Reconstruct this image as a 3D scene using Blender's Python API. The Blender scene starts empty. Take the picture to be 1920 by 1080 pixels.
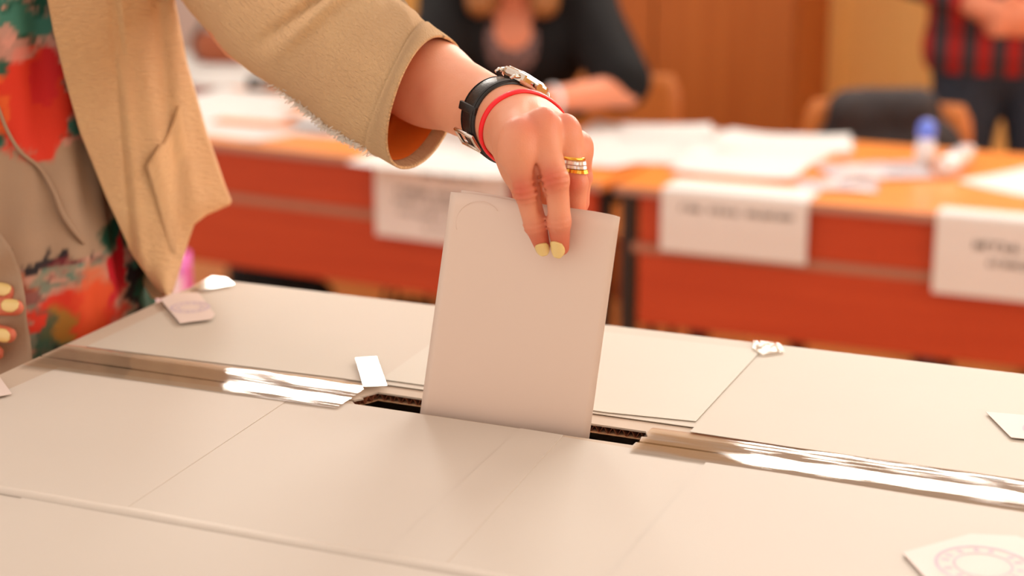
import bpy, bmesh, math, random
import numpy as np
from mathutils import Vector, Matrix

# ------------------------------------------------------------------ camera, world, exposure
SC = bpy.context.scene
COL = SC.collection
F_PX = 3418.0                                   # focal length in pixels of the 1920 px frame
PITCH = math.atan2(960.0, F_PX)
CAM = np.array([0.0, 0.0, 1.54])
FW = np.array([0, math.cos(PITCH), -math.sin(PITCH)])
UP = np.array([0, math.sin(PITCH), math.cos(PITCH)])
RT = np.array([1.0, 0, 0])

cam_d = bpy.data.cameras.new('camera')
cam_d.sensor_width = 36.0
cam_d.lens = F_PX / 1920 * 36
cam_d.clip_start = 0.02
cam_d.dof.use_dof = True
cam_d.dof.focus_distance = 1.158
cam_d.dof.aperture_fstop = 4.7
cam_o = bpy.data.objects.new('camera', cam_d)
COL.objects.link(cam_o)
cam_o.location = CAM
cam_o.rotation_euler = (math.pi / 2 - PITCH, 0, 0)
SC.camera = cam_o

wd = bpy.data.worlds.new('world'); SC.world = wd; wd.use_nodes = True
wd.node_tree.nodes['Background'].inputs[0].default_value = (1.0, 0.825, 0.70, 1)
wd.node_tree.nodes['Background'].inputs[1].default_value = 1.05
SC.view_settings.view_transform = 'Standard'
SC.view_settings.look = 'None'
SC.view_settings.gamma = 1.0
SC.view_settings.use_curve_mapping = False
SC.view_settings.exposure = 0.02
WINDOW_STRENGTH = 24.0
SIDE_STRENGTH = 2.6

def ray(px, py): return FW + RT * (px - 960) / F_PX - UP * (py - 540) / F_PX
def W(px, py, d): return CAM + ray(px, py) * d
def Wz(px, py, z):
    r = ray(px, py); return CAM + r * ((z - CAM[2]) / r[2])
ALPHA = math.radians(22.75)                     # the box and the desks are turned by this much
U = np.array([math.cos(ALPHA), -math.sin(ALPHA), 0]); V = np.array([math.sin(ALPHA), math.cos(ALPHA), 0])
TOP = 1.14                                      # height of the ballot box top
O = Wz(930, 790, TOP)                           # middle of the slot
def Wv(px, py, v):                              # on the upright plane at distance v behind the slot
    r = ray(px, py); return CAM + r * ((v - (CAM - O) @ V) / (r @ V))
def L(u, v, z): return np.array([O[0], O[1], 0]) + U * u + V * v + np.array([0, 0, z])
def uv(p): q = np.array(p) - O; return float(q @ U), float(q @ V)
def nrm(v): v = np.array(v, float); return v / np.linalg.norm(v)

# ------------------------------------------------------------------ materials
def lin(c):
    out = []
    for x in c:
        x = x / 255.0
        out.append(x / 12.92 if x <= .04045 else ((x + .055) / 1.055) ** 2.4)
    return out
def mat(name, rgb, rough=.6, metal=0., var=.06, scale=30., bump=0., bscale=200., sheen=0., sss=0., coat=0., spec=.5, attr=None, trans=0.):
    m = bpy.data.materials.new(name); m.use_nodes = True
    nt = m.node_tree; N = nt.nodes; K = nt.links
    b = N['Principled BSDF']
    c = lin(rgb)
    tc = N.new('ShaderNodeTexCoord')
    if attr:
        a = N.new('ShaderNodeAttribute'); a.attribute_name = attr
        K.new(a.outputs['Color'], b.inputs['Base Color'])
    elif var > 0:
        n = N.new('ShaderNodeTexNoise'); n.inputs['Scale'].default_value = scale; n.inputs['Detail'].default_value = 4
        K.new(tc.outputs['Object'], n.inputs['Vector'])
        r = N.new('ShaderNodeValToRGB')
        r.color_ramp.elements[0].position = .3; r.color_ramp.elements[1].position = .7
        r.color_ramp.elements[0].color = [x * (1 - var) for x in c] + [1]
        r.color_ramp.elements[1].color = [min(1, x * (1 + var)) for x in c] + [1]
        K.new(n.outputs['Fac'], r.inputs['Fac']); K.new(r.outputs['Color'], b.inputs['Base Color'])
    else:
        b.inputs['Base Color'].default_value = c + [1]
    b.inputs['Roughness'].default_value = rough
    b.inputs['Metallic'].default_value = metal
    b.inputs['Specular IOR Level'].default_value = spec
    b.inputs['Sheen Weight'].default_value = sheen
    b.inputs['Coat Weight'].default_value = coat
    if sss:
        b.inputs['Subsurface Weight'].default_value = sss
        b.inputs['Subsurface Radius'].default_value = (1.0, .35, .2)
        b.inputs['Subsurface Scale'].default_value = .006
    if bump:
        n2 = N.new('ShaderNodeTexNoise'); n2.inputs['Scale'].default_value = bscale; n2.inputs['Detail'].default_value = 5
        K.new(tc.outputs['Object'], n2.inputs['Vector'])
        bp = N.new('ShaderNodeBump'); bp.inputs['Strength'].default_value = bump; bp.inputs['Distance'].default_value = .002
        K.new(n2.outputs['Fac'], bp.inputs['Height']); K.new(bp.outputs['Normal'], b.inputs['Normal'])
    if trans:
        t = N.new('ShaderNodeBsdfTranslucent'); t.inputs['Color'].default_value = c + [1]
        mx = N.new('ShaderNodeMixShader'); mx.inputs[0].default_value = trans
        K.new(b.outputs[0], mx.inputs[1]); K.new(t.outputs[0], mx.inputs[2])
        K.new(mx.outputs[0], N['Material Output'].inputs['Surface'])
    return m
def wood(name, dark, light, rough=.4, stretch=(40, 40, 1.5), bump=.05, spec=.5):
    m = mat(name, dark, rough, var=0, spec=spec)
    nt = m.node_tree; N = nt.nodes; K = nt.links
    tc = N.new('ShaderNodeTexCoord'); mp = N.new('ShaderNodeMapping'); mp.inputs['Scale'].default_value = stretch
    n = N.new('ShaderNodeTexNoise'); n.inputs['Scale'].default_value = 1.0; n.inputs['Detail'].default_value = 6
    r = N.new('ShaderNodeValToRGB')
    r.color_ramp.elements[0].position = .3; r.color_ramp.elements[1].position = .7
    r.color_ramp.elements[0].color = lin(dark) + [1]; r.color_ramp.elements[1].color = lin(light) + [1]
    K.new(tc.outputs['Object'], mp.inputs['Vector']); K.new(mp.outputs['Vector'], n.inputs['Vector'])
    K.new(n.outputs['Fac'], r.inputs['Fac']); K.new(r.outputs['Color'], N['Principled BSDF'].inputs['Base Color'])
    bp = N.new('ShaderNodeBump'); bp.inputs['Strength'].default_value = bump; bp.inputs['Distance'].default_value = .001
    K.new(n.outputs['Fac'], bp.inputs['Height']); K.new(bp.outputs['Normal'], N['Principled BSDF'].inputs['Normal'])
    return m
def clear_film(name, rough=.06, bump=.25, bscale=(30, 200, 30), base=.02, ior=1.55, tint=(255, 250, 242)):
    m = bpy.data.materials.new(name); m.use_nodes = True
    nt = m.node_tree; N = nt.nodes; K = nt.links
    N.remove(N['Principled BSDF'])
    t = N.new('ShaderNodeBsdfTransparent'); t.inputs[0].default_value = lin(tint) + [1]
    g = N.new('ShaderNodeBsdfGlossy'); g.inputs['Roughness'].default_value = rough
    fr = N.new('ShaderNodeFresnel'); fr.inputs['IOR'].default_value = ior
    mx = N.new('ShaderNodeMixShader')
    tc = N.new('ShaderNodeTexCoord'); mp = N.new('ShaderNodeMapping'); mp.inputs['Scale'].default_value = bscale
    n = N.new('ShaderNodeTexNoise'); n.inputs['Scale'].default_value = 1; n.inputs['Detail'].default_value = 3
    bp = N.new('ShaderNodeBump'); bp.inputs['Strength'].default_value = bump; bp.inputs['Distance'].default_value = .001
    K.new(tc.outputs['Object'], mp.inputs['Vector']); K.new(mp.outputs['Vector'], n.inputs['Vector'])
    K.new(n.outputs['Fac'], bp.inputs['Height']); K.new(bp.outputs['Normal'], g.inputs['Normal'])
    K.new(fr.outputs[0], mx.inputs[0]); K.new(t.outputs[0], mx.inputs[1]); K.new(g.outputs[0], mx.inputs[2])
    K.new(mx.outputs[0], N['Material Output'].inputs['Surface'])
    return m
def emit(name, rgb, s):
    m = bpy.data.materials.new(name); m.use_nodes = True
    b = m.node_tree.nodes['Principled BSDF']
    b.inputs['Base Color'].default_value = (0.8, .8, .8, 1)
    b.inputs['Emission Color'].default_value = lin(rgb) + [1]; b.inputs['Emission Strength'].default_value = s
    return m

M = dict(
    card=mat('kraft_card', (205, 160, 122), .75, var=.06, scale=40, bump=.05),
    cardtop=mat('cream_card', (199, 183, 166), .7, var=.03, scale=14, bump=.04),
    corr=mat('corrugated_card', (132, 74, 44), .85, var=.15, scale=120),
    sheet=mat('white_sheet', (205, 197, 187), .62, var=.012, scale=8, bump=.05, bscale=60),
    sheet2=mat('cream_sheet', (203, 196, 184), .62, var=.015, scale=8, bump=.05, bscale=60),
    sheet3=mat('cool_sheet', (207, 203, 192), .6, var=.01, scale=8, bump=.04, bscale=60),
    paper=mat('office_paper', (218, 219, 218), .6, var=.01, scale=10),
    slip=mat('seal_paper', (226, 212, 206), .6, var=.01, scale=20),
    violet=mat('violet_ink', (204, 189, 202), .7, var=.08, scale=90),
    ink=mat('black_ink', (62, 54, 54), .7, var=.1, scale=50),
    tape=clear_film('clear_tape'),
    crinkled=clear_film('crinkled_tape', rough=.12, bump=1., bscale=(120, 120, 30), ior=1.22),
    flattape=clear_film('flat_clear_tape', rough=.03, bump=.04, ior=1.7),
    plastic=clear_film('clear_plastic', rough=.12, bump=.8, bscale=(30, 30, 30), ior=1.8),
    nail=mat('yellow_nail_polish', (240, 212, 140), .22, var=.02, coat=.6),
    strap=mat('black_leather', (20, 18, 20), .32, var=.2, scale=300, bump=.15, bscale=900),
    steel=mat('polished_steel', (222, 214, 205), .14, metal=1, var=.02),
    gold=mat('yellow_gold', (242, 190, 84), .2, metal=1, var=.02),
    dial=mat('watch_dial', (235, 225, 210), .4, var=.02),
    glass=clear_film('watch_glass', rough=.02, bump=0, ior=1.5, tint=(250, 250, 250)),
    crystalstone=mat('clear_stone', (238, 236, 238), .08, metal=.6, var=.1, scale=900),
    redcord=mat('red_silicone', (250, 20, 36), .38, var=.04, scale=100),
    lining=mat('orange_lining', (255, 136, 46), .6, var=.05, scale=40, bump=.05, trans=.12),
    laminate=wood('red_orange_laminate', (172, 62, 31), (186, 73, 38), .42, (2, 2, 40), .02, .35),
    deskwood=wood('orange_desk_top', (228, 128, 44), (240, 150, 62), .33, (2, 40, 4), .02),
    edgeband=mat('desk_edge_band', (168, 128, 112), .5, var=.04),
    greybar=mat('grey_metal_bar', (172, 122, 100), .5, metal=.2, var=.03),
    blackmetal=mat('black_metal', (26, 24, 26), .4, var=.08),
    chairwood=wood('chair_plywood', (214, 124, 58), (226, 142, 72), .4, (30, 30, 2)),
    cabinet=wood('brown_cabinet_wood', (178, 98, 39), (192, 112, 49), .5, (30, 30, .9)),
    lightdoor=wood('honey_door_wood', (250, 206, 124), (255, 218, 140), .5, (16, 16, .8)),
    floor=wood('orange_parquet', (216, 138, 76), (232, 158, 94), .35, (3, 26, 3)),
    plaster=mat('grey_plaster', (196, 182, 176), .8, var=.03, scale=6),
    plasteryellow=mat('yellow_plaster', (226, 176, 96), .8, var=.03, scale=6),
    frame=mat('white_window_frame', (235, 232, 226), .4, var=.02),
    sky=emit('bright_window', (255, 250, 240), WINDOW_STRENGTH),
    blackcloth=mat('black_knit', (22, 22, 24), .85, var=.2, scale=120, bump=.2, bscale=400, spec=.25),
    blackjacket=mat('charcoal_cloth', (50, 44, 46), .75, var=.15, scale=30, bump=.2, bscale=200),
    jeans=mat('dark_denim', (44, 54, 70), .85, var=.25, scale=60, bump=.2, bscale=500),
    blonde=mat('light_brown_hair', (150, 98, 50), .5, var=.25, scale=60),
    darkhair=mat('dark_hair', (50, 34, 26), .5, var=.25, scale=60),
    eye=mat('eye_white', (236, 232, 226), .15, var=0),
    shoe=mat('black_shoe', (24, 22, 22), .35, var=.1),
    white_plastic=mat('white_plastic', (236, 234, 238), .2, var=.02, coat=.5),
    blue_plastic=mat('blue_plastic', (96, 130, 246), .2, var=.03, coat=.5),
    orangefolder=mat('orange_folder', (250, 140, 36), .5, var=.03),
    brownleather=mat('brown_leather', (160, 82, 44), .45, var=.08, scale=20, bump=.1),
    darktrim=mat('dark_trim', (70, 56, 54), .5, var=.06),
    greypaper=mat('grey_cover', (112, 94, 104), .6, var=.03),
    pinkbag=mat('magenta_paper', (246, 120, 226), .5, var=.03, trans=.3),
    whitebag=mat('white_bag_paper', (250, 244, 252), .5, var=.02, trans=.3),
    beigefabric=mat('beige_fabric', (168, 142, 118), .75, var=.04, scale=12, bump=.15, bscale=300),
    tablewhite=mat('white_table', (226, 220, 212), .5, var=.03),
    print_dress=mat('painted_print_fabric', (255, 255, 255), .75, attr='tint', bump=.1, bscale=400),
    skin=mat('skin', (255, 255, 255), .48, attr='tint', sss=.22, bump=.12, bscale=900, spec=.4),
    skinfar=mat('skin_far', (224, 142, 108), .55, var=.05, scale=20),
)
def crepe(name, rgb):
    m = mat(name, rgb, .85, var=.05, scale=18, sheen=.3, spec=.25)
    m.node_tree.nodes['Principled BSDF'].inputs['Sheen Tint'].default_value = (1., .86, .7, 1)
    nt = m.node_tree; N = nt.nodes; K = nt.links
    at = N.new('ShaderNodeAttribute'); at.attribute_name = 'cloth'
    mp = N.new('ShaderNodeMapping'); mp.inputs['Scale'].default_value = (150, 520, 1)
    n = N.new('ShaderNodeTexNoise'); n.inputs['Scale'].default_value = 1; n.inputs['Detail'].default_value = 3; n.inputs['Distortion'].default_value = .6
    mp2 = N.new('ShaderNodeMapping'); mp2.inputs['Scale'].default_value = (1500, 1500, 1)
    n2 = N.new('ShaderNodeTexNoise'); n2.inputs['Scale'].default_value = 1
    ad = N.new('ShaderNodeMath'); ad.operation = 'MULTIPLY_ADD'; ad.inputs[1].default_value = .5
    bp = N.new('ShaderNodeBump'); bp.inputs['Strength'].default_value = 1.; bp.inputs['Distance'].default_value = .0045
    K.new(at.outputs['Vector'], mp.inputs['Vector']); K.new(mp.outputs['Vector'], n.inputs['Vector'])
    K.new(at.outputs['Vector'], mp2.inputs['Vector']); K.new(mp2.outputs['Vector'], n2.inputs['Vector'])
    K.new(n2.outputs['Fac'], ad.inputs[0]); K.new(n.outputs['Fac'], ad.inputs[2])
    K.new(ad.outputs[0], bp.inputs['Height']); K.new(bp.outputs['Normal'], N['Principled BSDF'].inputs['Normal'])
    return m
M['jacket'] = crepe('cream_crepe', (255, 208, 154))
M['hem'] = mat('cream_hem', (236, 196, 150), .85, var=.04, scale=60, sheen=.2, bump=.15, bscale=700, spec=.25)

def speckle(name, a, b, scale):
    m = mat(name, a, .8, var=0)
    nt = m.node_tree; N = nt.nodes; K = nt.links
    tc = N.new('ShaderNodeTexCoord'); n = N.new('ShaderNodeTexNoise'); n.inputs['Scale'].default_value = scale; n.inputs['Detail'].default_value = 2
    r = N.new('ShaderNodeValToRGB'); r.color_ramp.elements[0].position = .42; r.color_ramp.elements[1].position = .58
    r.color_ramp.elements[0].color = lin(a) + [1]; r.color_ramp.elements[1].color = lin(b) + [1]
    K.new(tc.outputs['Object'], n.inputs['Vector']); K.new(n.outputs['Fac'], r.inputs['Fac']); K.new(r.outputs['Color'], N['Principled BSDF'].inputs['Base Color'])
    return m
M['speckle'] = speckle('grey_speckled_knit', (74, 58, 60), (146, 116, 112), 90)
def plaid(name):
    m = mat(name, (150, 40, 36), .85, var=0)
    nt = m.node_tree; N = nt.nodes; K = nt.links
    tc = N.new('ShaderNodeTexCoord'); sx = N.new('ShaderNodeSeparateXYZ'); K.new(tc.outputs['Object'], sx.inputs[0])
    def stripes(out, period, lo, c0, c1):
        a = N.new('ShaderNodeMath'); a.operation = 'MULTIPLY'; a.inputs[1].default_value = 1 / period; K.new(out, a.inputs[0])
        f = N.new('ShaderNodeMath'); f.operation = 'FRACT'; K.new(a.outputs[0], f.inputs[0])
        r = N.new('ShaderNodeValToRGB'); r.color_ramp.interpolation = 'CONSTANT'
        r.color_ramp.elements[0].color = lin(c0) + [1]; r.color_ramp.elements[1].color = lin(c1) + [1]; r.color_ramp.elements[1].position = lo
        K.new(f.outputs[0], r.inputs['Fac']); return r.outputs['Color']
    A = stripes(sx.outputs['X'], .074, .48, (176, 34, 30), (66, 58, 66))
    B = stripes(sx.outputs['Z'], .075, .25, (120, 100, 100), (255, 255, 255))
    mx = N.new('ShaderNodeMix'); mx.data_type = 'RGBA'; mx.blend_type = 'MULTIPLY'; mx.inputs['Factor'].default_value = .4
    K.new(A, mx.inputs[6]); K.new(B, mx.inputs[7]); K.new(mx.outputs[2], N['Principled BSDF'].inputs['Base Color'])
    return m
M['plaid'] = plaid('red_plaid')

# ------------------------------------------------------------------ object helpers
FRAME = {}
def tag(o, label, cat, group=None, kind=None):
    if label: o['label'] = label
    if cat: o['category'] = cat
    if group: o['group'] = group
    if kind: o['kind'] = kind
    return o
def thing(name, loc, rz=0., label=None, cat=None, group=None):
    o = bpy.data.objects.new(name, None); COL.objects.link(o)
    o.empty_display_size = .05
    o.location = tuple(loc); o.rotation_euler = (0, 0, rz)
    FRAME[o] = Matrix.Translation(Vector(loc)) @ Matrix.Rotation(rz, 4, 'Z')
    return tag(o, label, cat, group)
def mesh_obj(name, verts, faces, material, parent=None, world=False, smooth=False, colors=None, cloth=None, origin=None):
    verts = np.asarray(verts, float)
    if parent is not None and world:
        Mi = np.array(FRAME[parent].inverted()); verts = verts @ Mi[:3, :3].T + Mi[:3, 3]
    loc = None
    if parent is None:
        if origin is None:
            mn, mx = verts.min(0), verts.max(0); origin = np.array([(mn[0] + mx[0]) / 2, (mn[1] + mx[1]) / 2, mn[2]])
        verts = verts - origin; loc = origin
    me = bpy.data.meshes.new(name)
    me.from_pydata(verts.tolist(), [], faces if isinstance(faces, list) else faces.tolist())
    me.validate(); me.update()
    if smooth: me.polygons.foreach_set('use_smooth', [True] * len(me.polygons))
    if colors is not None:
        a = me.attributes.new('tint', 'FLOAT_COLOR', 'POINT'); c = np.ones((len(verts), 4), np.float32); c[:, :3] = colors
        a.data.foreach_set('color', c.ravel())
    if cloth is not None:
        a = me.attributes.new('cloth', 'FLOAT_VECTOR', 'POINT'); c = np.zeros((len(verts), 3), np.float32); c[:, :2] = cloth
        a.data.foreach_set('vector', c.ravel())
    me.materials.append(material)
    o = bpy.data.objects.new(name, me); COL.objects.link(o)
    if parent is not None:
        o.parent = parent; FRAME[o] = FRAME[parent]
    else:
        o.location = tuple(loc); FRAME[o] = Matrix.Translation(Vector(loc))
    return o
def bm_obj(name, bm, material, parent=None, world=False, smooth=False):
    bm.normal_update(); bm.verts.index_update()
    v = [list(x.co) for x in bm.verts]; f = [[y.index for y in x.verts] for x in bm.faces]; bm.free()
    return mesh_obj(name, v, f, material, parent, world, smooth)
def add_box(bm, x0, x1, y0, y1, z0, z1, bev=0., mtx=None, seg=2):
    r = bmesh.ops.create_cube(bm, size=1)
    vs = r['verts']
    for v in vs:
        v.co = Vector(((x0 + x1) / 2 + v.co.x * (x1 - x0), (y0 + y1) / 2 + v.co.y * (y1 - y0), (z0 + z1) / 2 + v.co.z * (z1 - z0)))
    allv = set(vs)
    if bev > 0:
        es = list({e for v in vs for e in v.link_edges})
        rr = bmesh.ops.bevel(bm, geom=es, offset=bev, segments=seg, affect='EDGES', profile=.5)
        allv = {v for v in allv if v.is_valid} | set(rr['verts'])
    if mtx is not None:
        for v in allv: v.co = mtx @ v.co
def boxo(name, dims, material, parent=None, bev=.003, mtx=None, smooth=False):
    bm = bmesh.new(); add_box(bm, *dims, bev=bev, mtx=mtx)
    return bm_obj(name, bm, material, parent, False, smooth)
def tube_data(pts, rads, n=12, cap=True, flat=None):
    pts = [np.array(p, float) for p in pts]
    if np.isscalar(rads): rads = [rads] * len(pts)
    V_, F_ = [], []
    t0 = nrm(pts[1] - pts[0]); a = np.array([0, 0, 1.]) if abs(t0[2]) < .9 else np.array([1., 0, 0])
    x = nrm(np.cross(t0, a))
    for i, p in enumerate(pts):
        t = nrm(pts[min(i + 1, len(pts) - 1)] - pts[max(i - 1, 0)])
        x = nrm(x - t * (x @ t)); y = np.cross(t, x)
        for k in range(n):
            an = 2 * math.pi * k / n; V_.append(p + (x * math.cos(an) + y * math.sin(an)) * rads[i])
    for i in range(len(pts) - 1):
        for k in range(n):
            F_.append([i * n + k, i * n + (k + 1) % n, (i + 1) * n + (k + 1) % n, (i + 1) * n + k])
    if cap: F_ += [list(range(n))[::-1], list(range((len(pts) - 1) * n, len(pts) * n))]
    return V_, F_
def tubeo(name, pts, rads, material, parent=None, world=False, n=12):
    v, f = tube_data(pts, rads, n); return mesh_obj(name, v, f, material, parent, world, True)
def grid_faces(nr, nc, wrap=False):
    F_ = []
    for i in range(nr - 1):
        for j in range(nc - (0 if wrap else 1)):
            j2 = (j + 1) % nc
            F_.append([i * nc + j, i * nc + j2, (i + 1) * nc + j2, (i + 1) * nc + j])
    return F_
def shell(P, wrap, thick, cloth=None):
    """P (rows, cols, 3) surface -> closed sheet of the given thickness, pushed inwards along -normal."""
    nr, nc = P.shape[:2]
    du = np.roll(P, -1, 1) - np.roll(P, 1, 1) if wrap else np.gradient(P, axis=1)
    dv = np.gradient(P, axis=0)
    n = np.cross(du, dv); n /= np.maximum(np.linalg.norm(n, axis=2, keepdims=True), 1e-9)
    Q = P + n * thick
    V_ = np.concatenate([P.reshape(-1, 3), Q.reshape(-1, 3)]); m = nr * nc
    f = grid_faces(nr, nc, wrap); F_ = [q[::-1] for q in f] + [[a + m for a in q] for q in f]
    rims = []
    for i in (0, nr - 1):
        for j in range(nc - (0 if wrap else 1)):
            a, b = i * nc + j, i * nc + (j + 1) % nc
            rims.append([a, b, b + m, a + m] if i == 0 else [b, a, a + m, b + m])
    if not wrap:
        for j in (0, nc - 1):
            for i in range(nr - 1):
                a, b = i * nc + j, (i + 1) * nc + j
                rims.append([b, a, a + m, b + m] if j == 0 else [a, b, b + m, a + m])
    return V_, F_ + rims
def slab(corners, z0, z1):
    """flat polygon (list of xy in local frame) given a thickness"""
    n = len(corners)
    v = [[c[0], c[1], z0] for c in corners] + [[c[0], c[1], z1] for c in corners]
    f = [list(range(n))[::-1], list(range(n, 2 * n))] + [[i, (i + 1) % n, n + (i + 1) % n, n + i] for i in range(n)]
    return v, f
def interp(x, xs, ys): return np.interp(x, xs, ys)
def smoothpath(pts, n):
    """Catmull-Rom through points"""
    P = [np.array(p, float) for p in pts]; P = [2 * P[0] - P[1]] + P + [2 * P[-1] - P[-2]]
    out = []; m = len(P) - 3
    for s in np.linspace(0, m - 1e-9, n):
        i = int(s); t = s - i; a, b, c, d = P[i:i + 4]
        out.append(.5 * (2 * b + (c - a) * t + (2 * a - 5 * b + 4 * c - d) * t * t + (3 * b - a - 3 * c + d) * t ** 3))
    return out
def vnoise(x, y, seed=0, octaves=4):
    out = np.zeros_like(x, float); amp, tot = 1., 0.
    rg = np.random.RandomState(seed)
    for o in range(octaves):
        tab = rg.rand(256, 256)
        xi = np.floor(x).astype(int); yi = np.floor(y).astype(int); fx = x - xi; fy = y - yi
        fx = fx * fx * (3 - 2 * fx); fy = fy * fy * (3 - 2 * fy)
        g = lambda a, b: tab[a % 256, b % 256]
        out += amp * ((g(xi, yi) * (1 - fx) + g(xi + 1, yi) * fx) * (1 - fy) + (g(xi, yi + 1) * (1 - fx) + g(xi + 1, yi + 1) * fx) * fy)
        tot += amp; amp *= .5; x = x * 2.03 + 17.1; y = y * 2.03 + 9.7
    return out / tot

# ------------------------------------------------------------------ distance fields for bodies
def seg(a, b, ra, rb=None, flat=None, k=1.):
    a = np.array(a, np.float32); b = np.array(b, np.float32); rb = ra if rb is None else rb
    ab = b - a; L2 = max(float(ab @ ab), 1e-12)
    fl = None if flat is None else nrm(flat).astype(np.float32)
    def f(P):
        q = P - a; t = np.clip(q @ ab / L2, 0, 1); q = q - t[:, None] * ab
        d2 = np.einsum('ij,ij->i', q, q)
        if fl is not None:
            c = q @ fl; d2 = d2 - c * c + (c / k) ** 2
        return np.sqrt(np.maximum(d2, 0)) - (ra + (rb - ra) * t)
    f.pts = [a, b]; f.r = max(ra, rb)
    return f
def ball(c, r, s=None, axes=None):
    c = np.array(c, np.float32); s = np.ones(3, np.float32) if s is None else np.array(s, np.float32)
    A = np.eye(3, dtype=np.float32) if axes is None else np.array(axes, np.float32)
    def f(P):
        q = (P - c) @ A.T / s
        return (np.sqrt(np.einsum('ij,ij->i', q, q)) - r) * float(s.min())
    f.pts = [c]; f.r = r * float(s.max())
    return f
def smin(a, b, k):
    h = np.maximum(k - np.abs(a - b), 0) / k
    return np.minimum(a, b) - h * h * k * .25
def union(fs, k):
    def f(P):
        d = fs[0](P)
        for g in fs[1:]: d = smin(d, g(P), k)
        return d
    f.pts = [p for g in fs for p in g.pts]; f.r = max(g.r for g in fs)
    return f
def cut(f, g, k=.004):                            # f minus where g<0
    def h(P): return -smin(-f(P), g(P), k)
    h.pts, h.r = f.pts, f.r
    return h
def half(p, n):                                   # negative on the side n points to
    p = np.array(p, np.float32); n = nrm(n).astype(np.float32)
    return lambda P: -((P - p) @ n)
def polygonize(f, lo, hi, h):
    B = 8
    lo = np.array(lo, float); nb = np.ceil((np.array(hi) - lo) / (h * B)).astype(int); n = nb * B
    cen = np.stack(np.meshgrid(*[np.arange(x) for x in nb], indexing='ij'), -1).reshape(-1, 3)
    cp = (lo + (cen + .5) * B * h - .5 * h).astype(np.float32)
    fc = f(cp)
    Fg = np.repeat(np.repeat(np.repeat(fc.reshape(nb), B, 0), B, 1), B, 2).astype(np.float32)
    act = cen[np.abs(fc) < B * h * 1.25]
    off = np.stack(np.meshgrid(*[np.arange(B)] * 3, indexing='ij'), -1).reshape(-1, 3)
    for s in range(0, len(act), 400):
        idx = (act[s:s + 400, None, :] * B + off[None]).reshape(-1, 3)
        Fg[idx[:, 0], idx[:, 1], idx[:, 2]] = f((lo + idx * h).astype(np.float32))
    s = Fg < 0
    c = np.zeros(tuple(n - 1), np.uint8)
    for d in np.ndindex(2, 2, 2): c += s[d[0]:n[0] - 1 + d[0], d[1]:n[1] - 1 + d[1], d[2]:n[2] - 1 + d[2]]
    ids = np.argwhere((c > 0) & (c < 8)); vid = -np.ones(tuple(n - 1), int); vid[tuple(ids.T)] = np.arange(len(ids))
    acc = np.zeros((len(ids), 3)); cnt = np.zeros(len(ids))
    for ax in range(3):
        o1, o2 = [x for x in range(3) if x != ax]
        for p in np.ndindex(2, 2):
            q = ids.copy(); q[:, o1] += p[0]; q[:, o2] += p[1]; q2 = q.copy(); q2[:, ax] += 1
            a = Fg[tuple(q.T)]; b = Fg[tuple(q2.T)]; m = (a < 0) != (b < 0)
            t = np.where(m, a / np.where(m, a - b, 1), 0)
            loc = np.zeros((len(ids), 3)); loc[:, o1] = p[0]; loc[:, o2] = p[1]; loc[:, ax] = t
            acc[m] += loc[m]; cnt[m] += 1
    verts = lo + (ids + acc / cnt[:, None]) * h
    faces = []
    for ax in range(3):
        o1, o2 = (ax + 1) % 3, (ax + 2) % 3
        sl = [slice(None)] * 3; sl2 = [slice(None)] * 3; sl[ax] = slice(0, n[ax] - 1); sl2[ax] = slice(1, n[ax])
        A_, B_ = s[tuple(sl)], s[tuple(sl2)]
        e = np.argwhere(A_ != B_); e = e[(e[:, o1] > 0) & (e[:, o2] > 0) & (e[:, o1] < n[o1] - 1) & (e[:, o2] < n[o2] - 1)]
        ins = A_[tuple(e.T)]
        def cell(d1, d2):
            q = e.copy(); q[:, o1] += d1; q[:, o2] += d2; return vid[tuple(q.T)]
        q = np.stack([cell(-1, -1), cell(0, -1), cell(0, 0), cell(-1, 0)], 1)
        q[~ins] = q[~ins][:, ::-1]
        faces.append(q)
    faces = np.concatenate(faces); faces = faces[(faces >= 0).all(1)]
    return verts, faces
def bounds(f, pad=.02):
    p = np.array(f.pts); return p.min(0) - f.r - pad, p.max(0) + f.r + pad
def relax(v, f, it=2, lam=.5):
    e = np.concatenate([f[:, [0, 1]], f[:, [1, 2]], f[:, [2, 3]], f[:, [3, 0]]])
    for _ in range(it):
        s = np.zeros_like(v); c = np.zeros(len(v))
        for a, b in ((0, 1), (1, 0)):
            np.add.at(s, e[:, a], v[e[:, b]]); np.add.at(c, e[:, a], 1)
        v = v + lam * (s / np.maximum(c, 1)[:, None] - v)
    return v
def castv(f, p, d, off=0., far=.08):
    """first point where the field reaches off, along many rays at once (bisection)"""
    p = np.atleast_2d(p); d = np.atleast_2d(d); n = max(len(p), len(d)); lo = np.zeros(n); hi = np.full(n, far)
    for _ in range(18):
        m = (lo + hi) / 2; ins = f((p + d * m[:, None]).astype(np.float32)) - off < 0
        lo = np.where(ins, m, lo); hi = np.where(ins, hi, m)
    return p + d * hi[:, None]
def cast(f, p, d, off=0., far=.08): return castv(f, p, d, off, far)[0]
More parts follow.
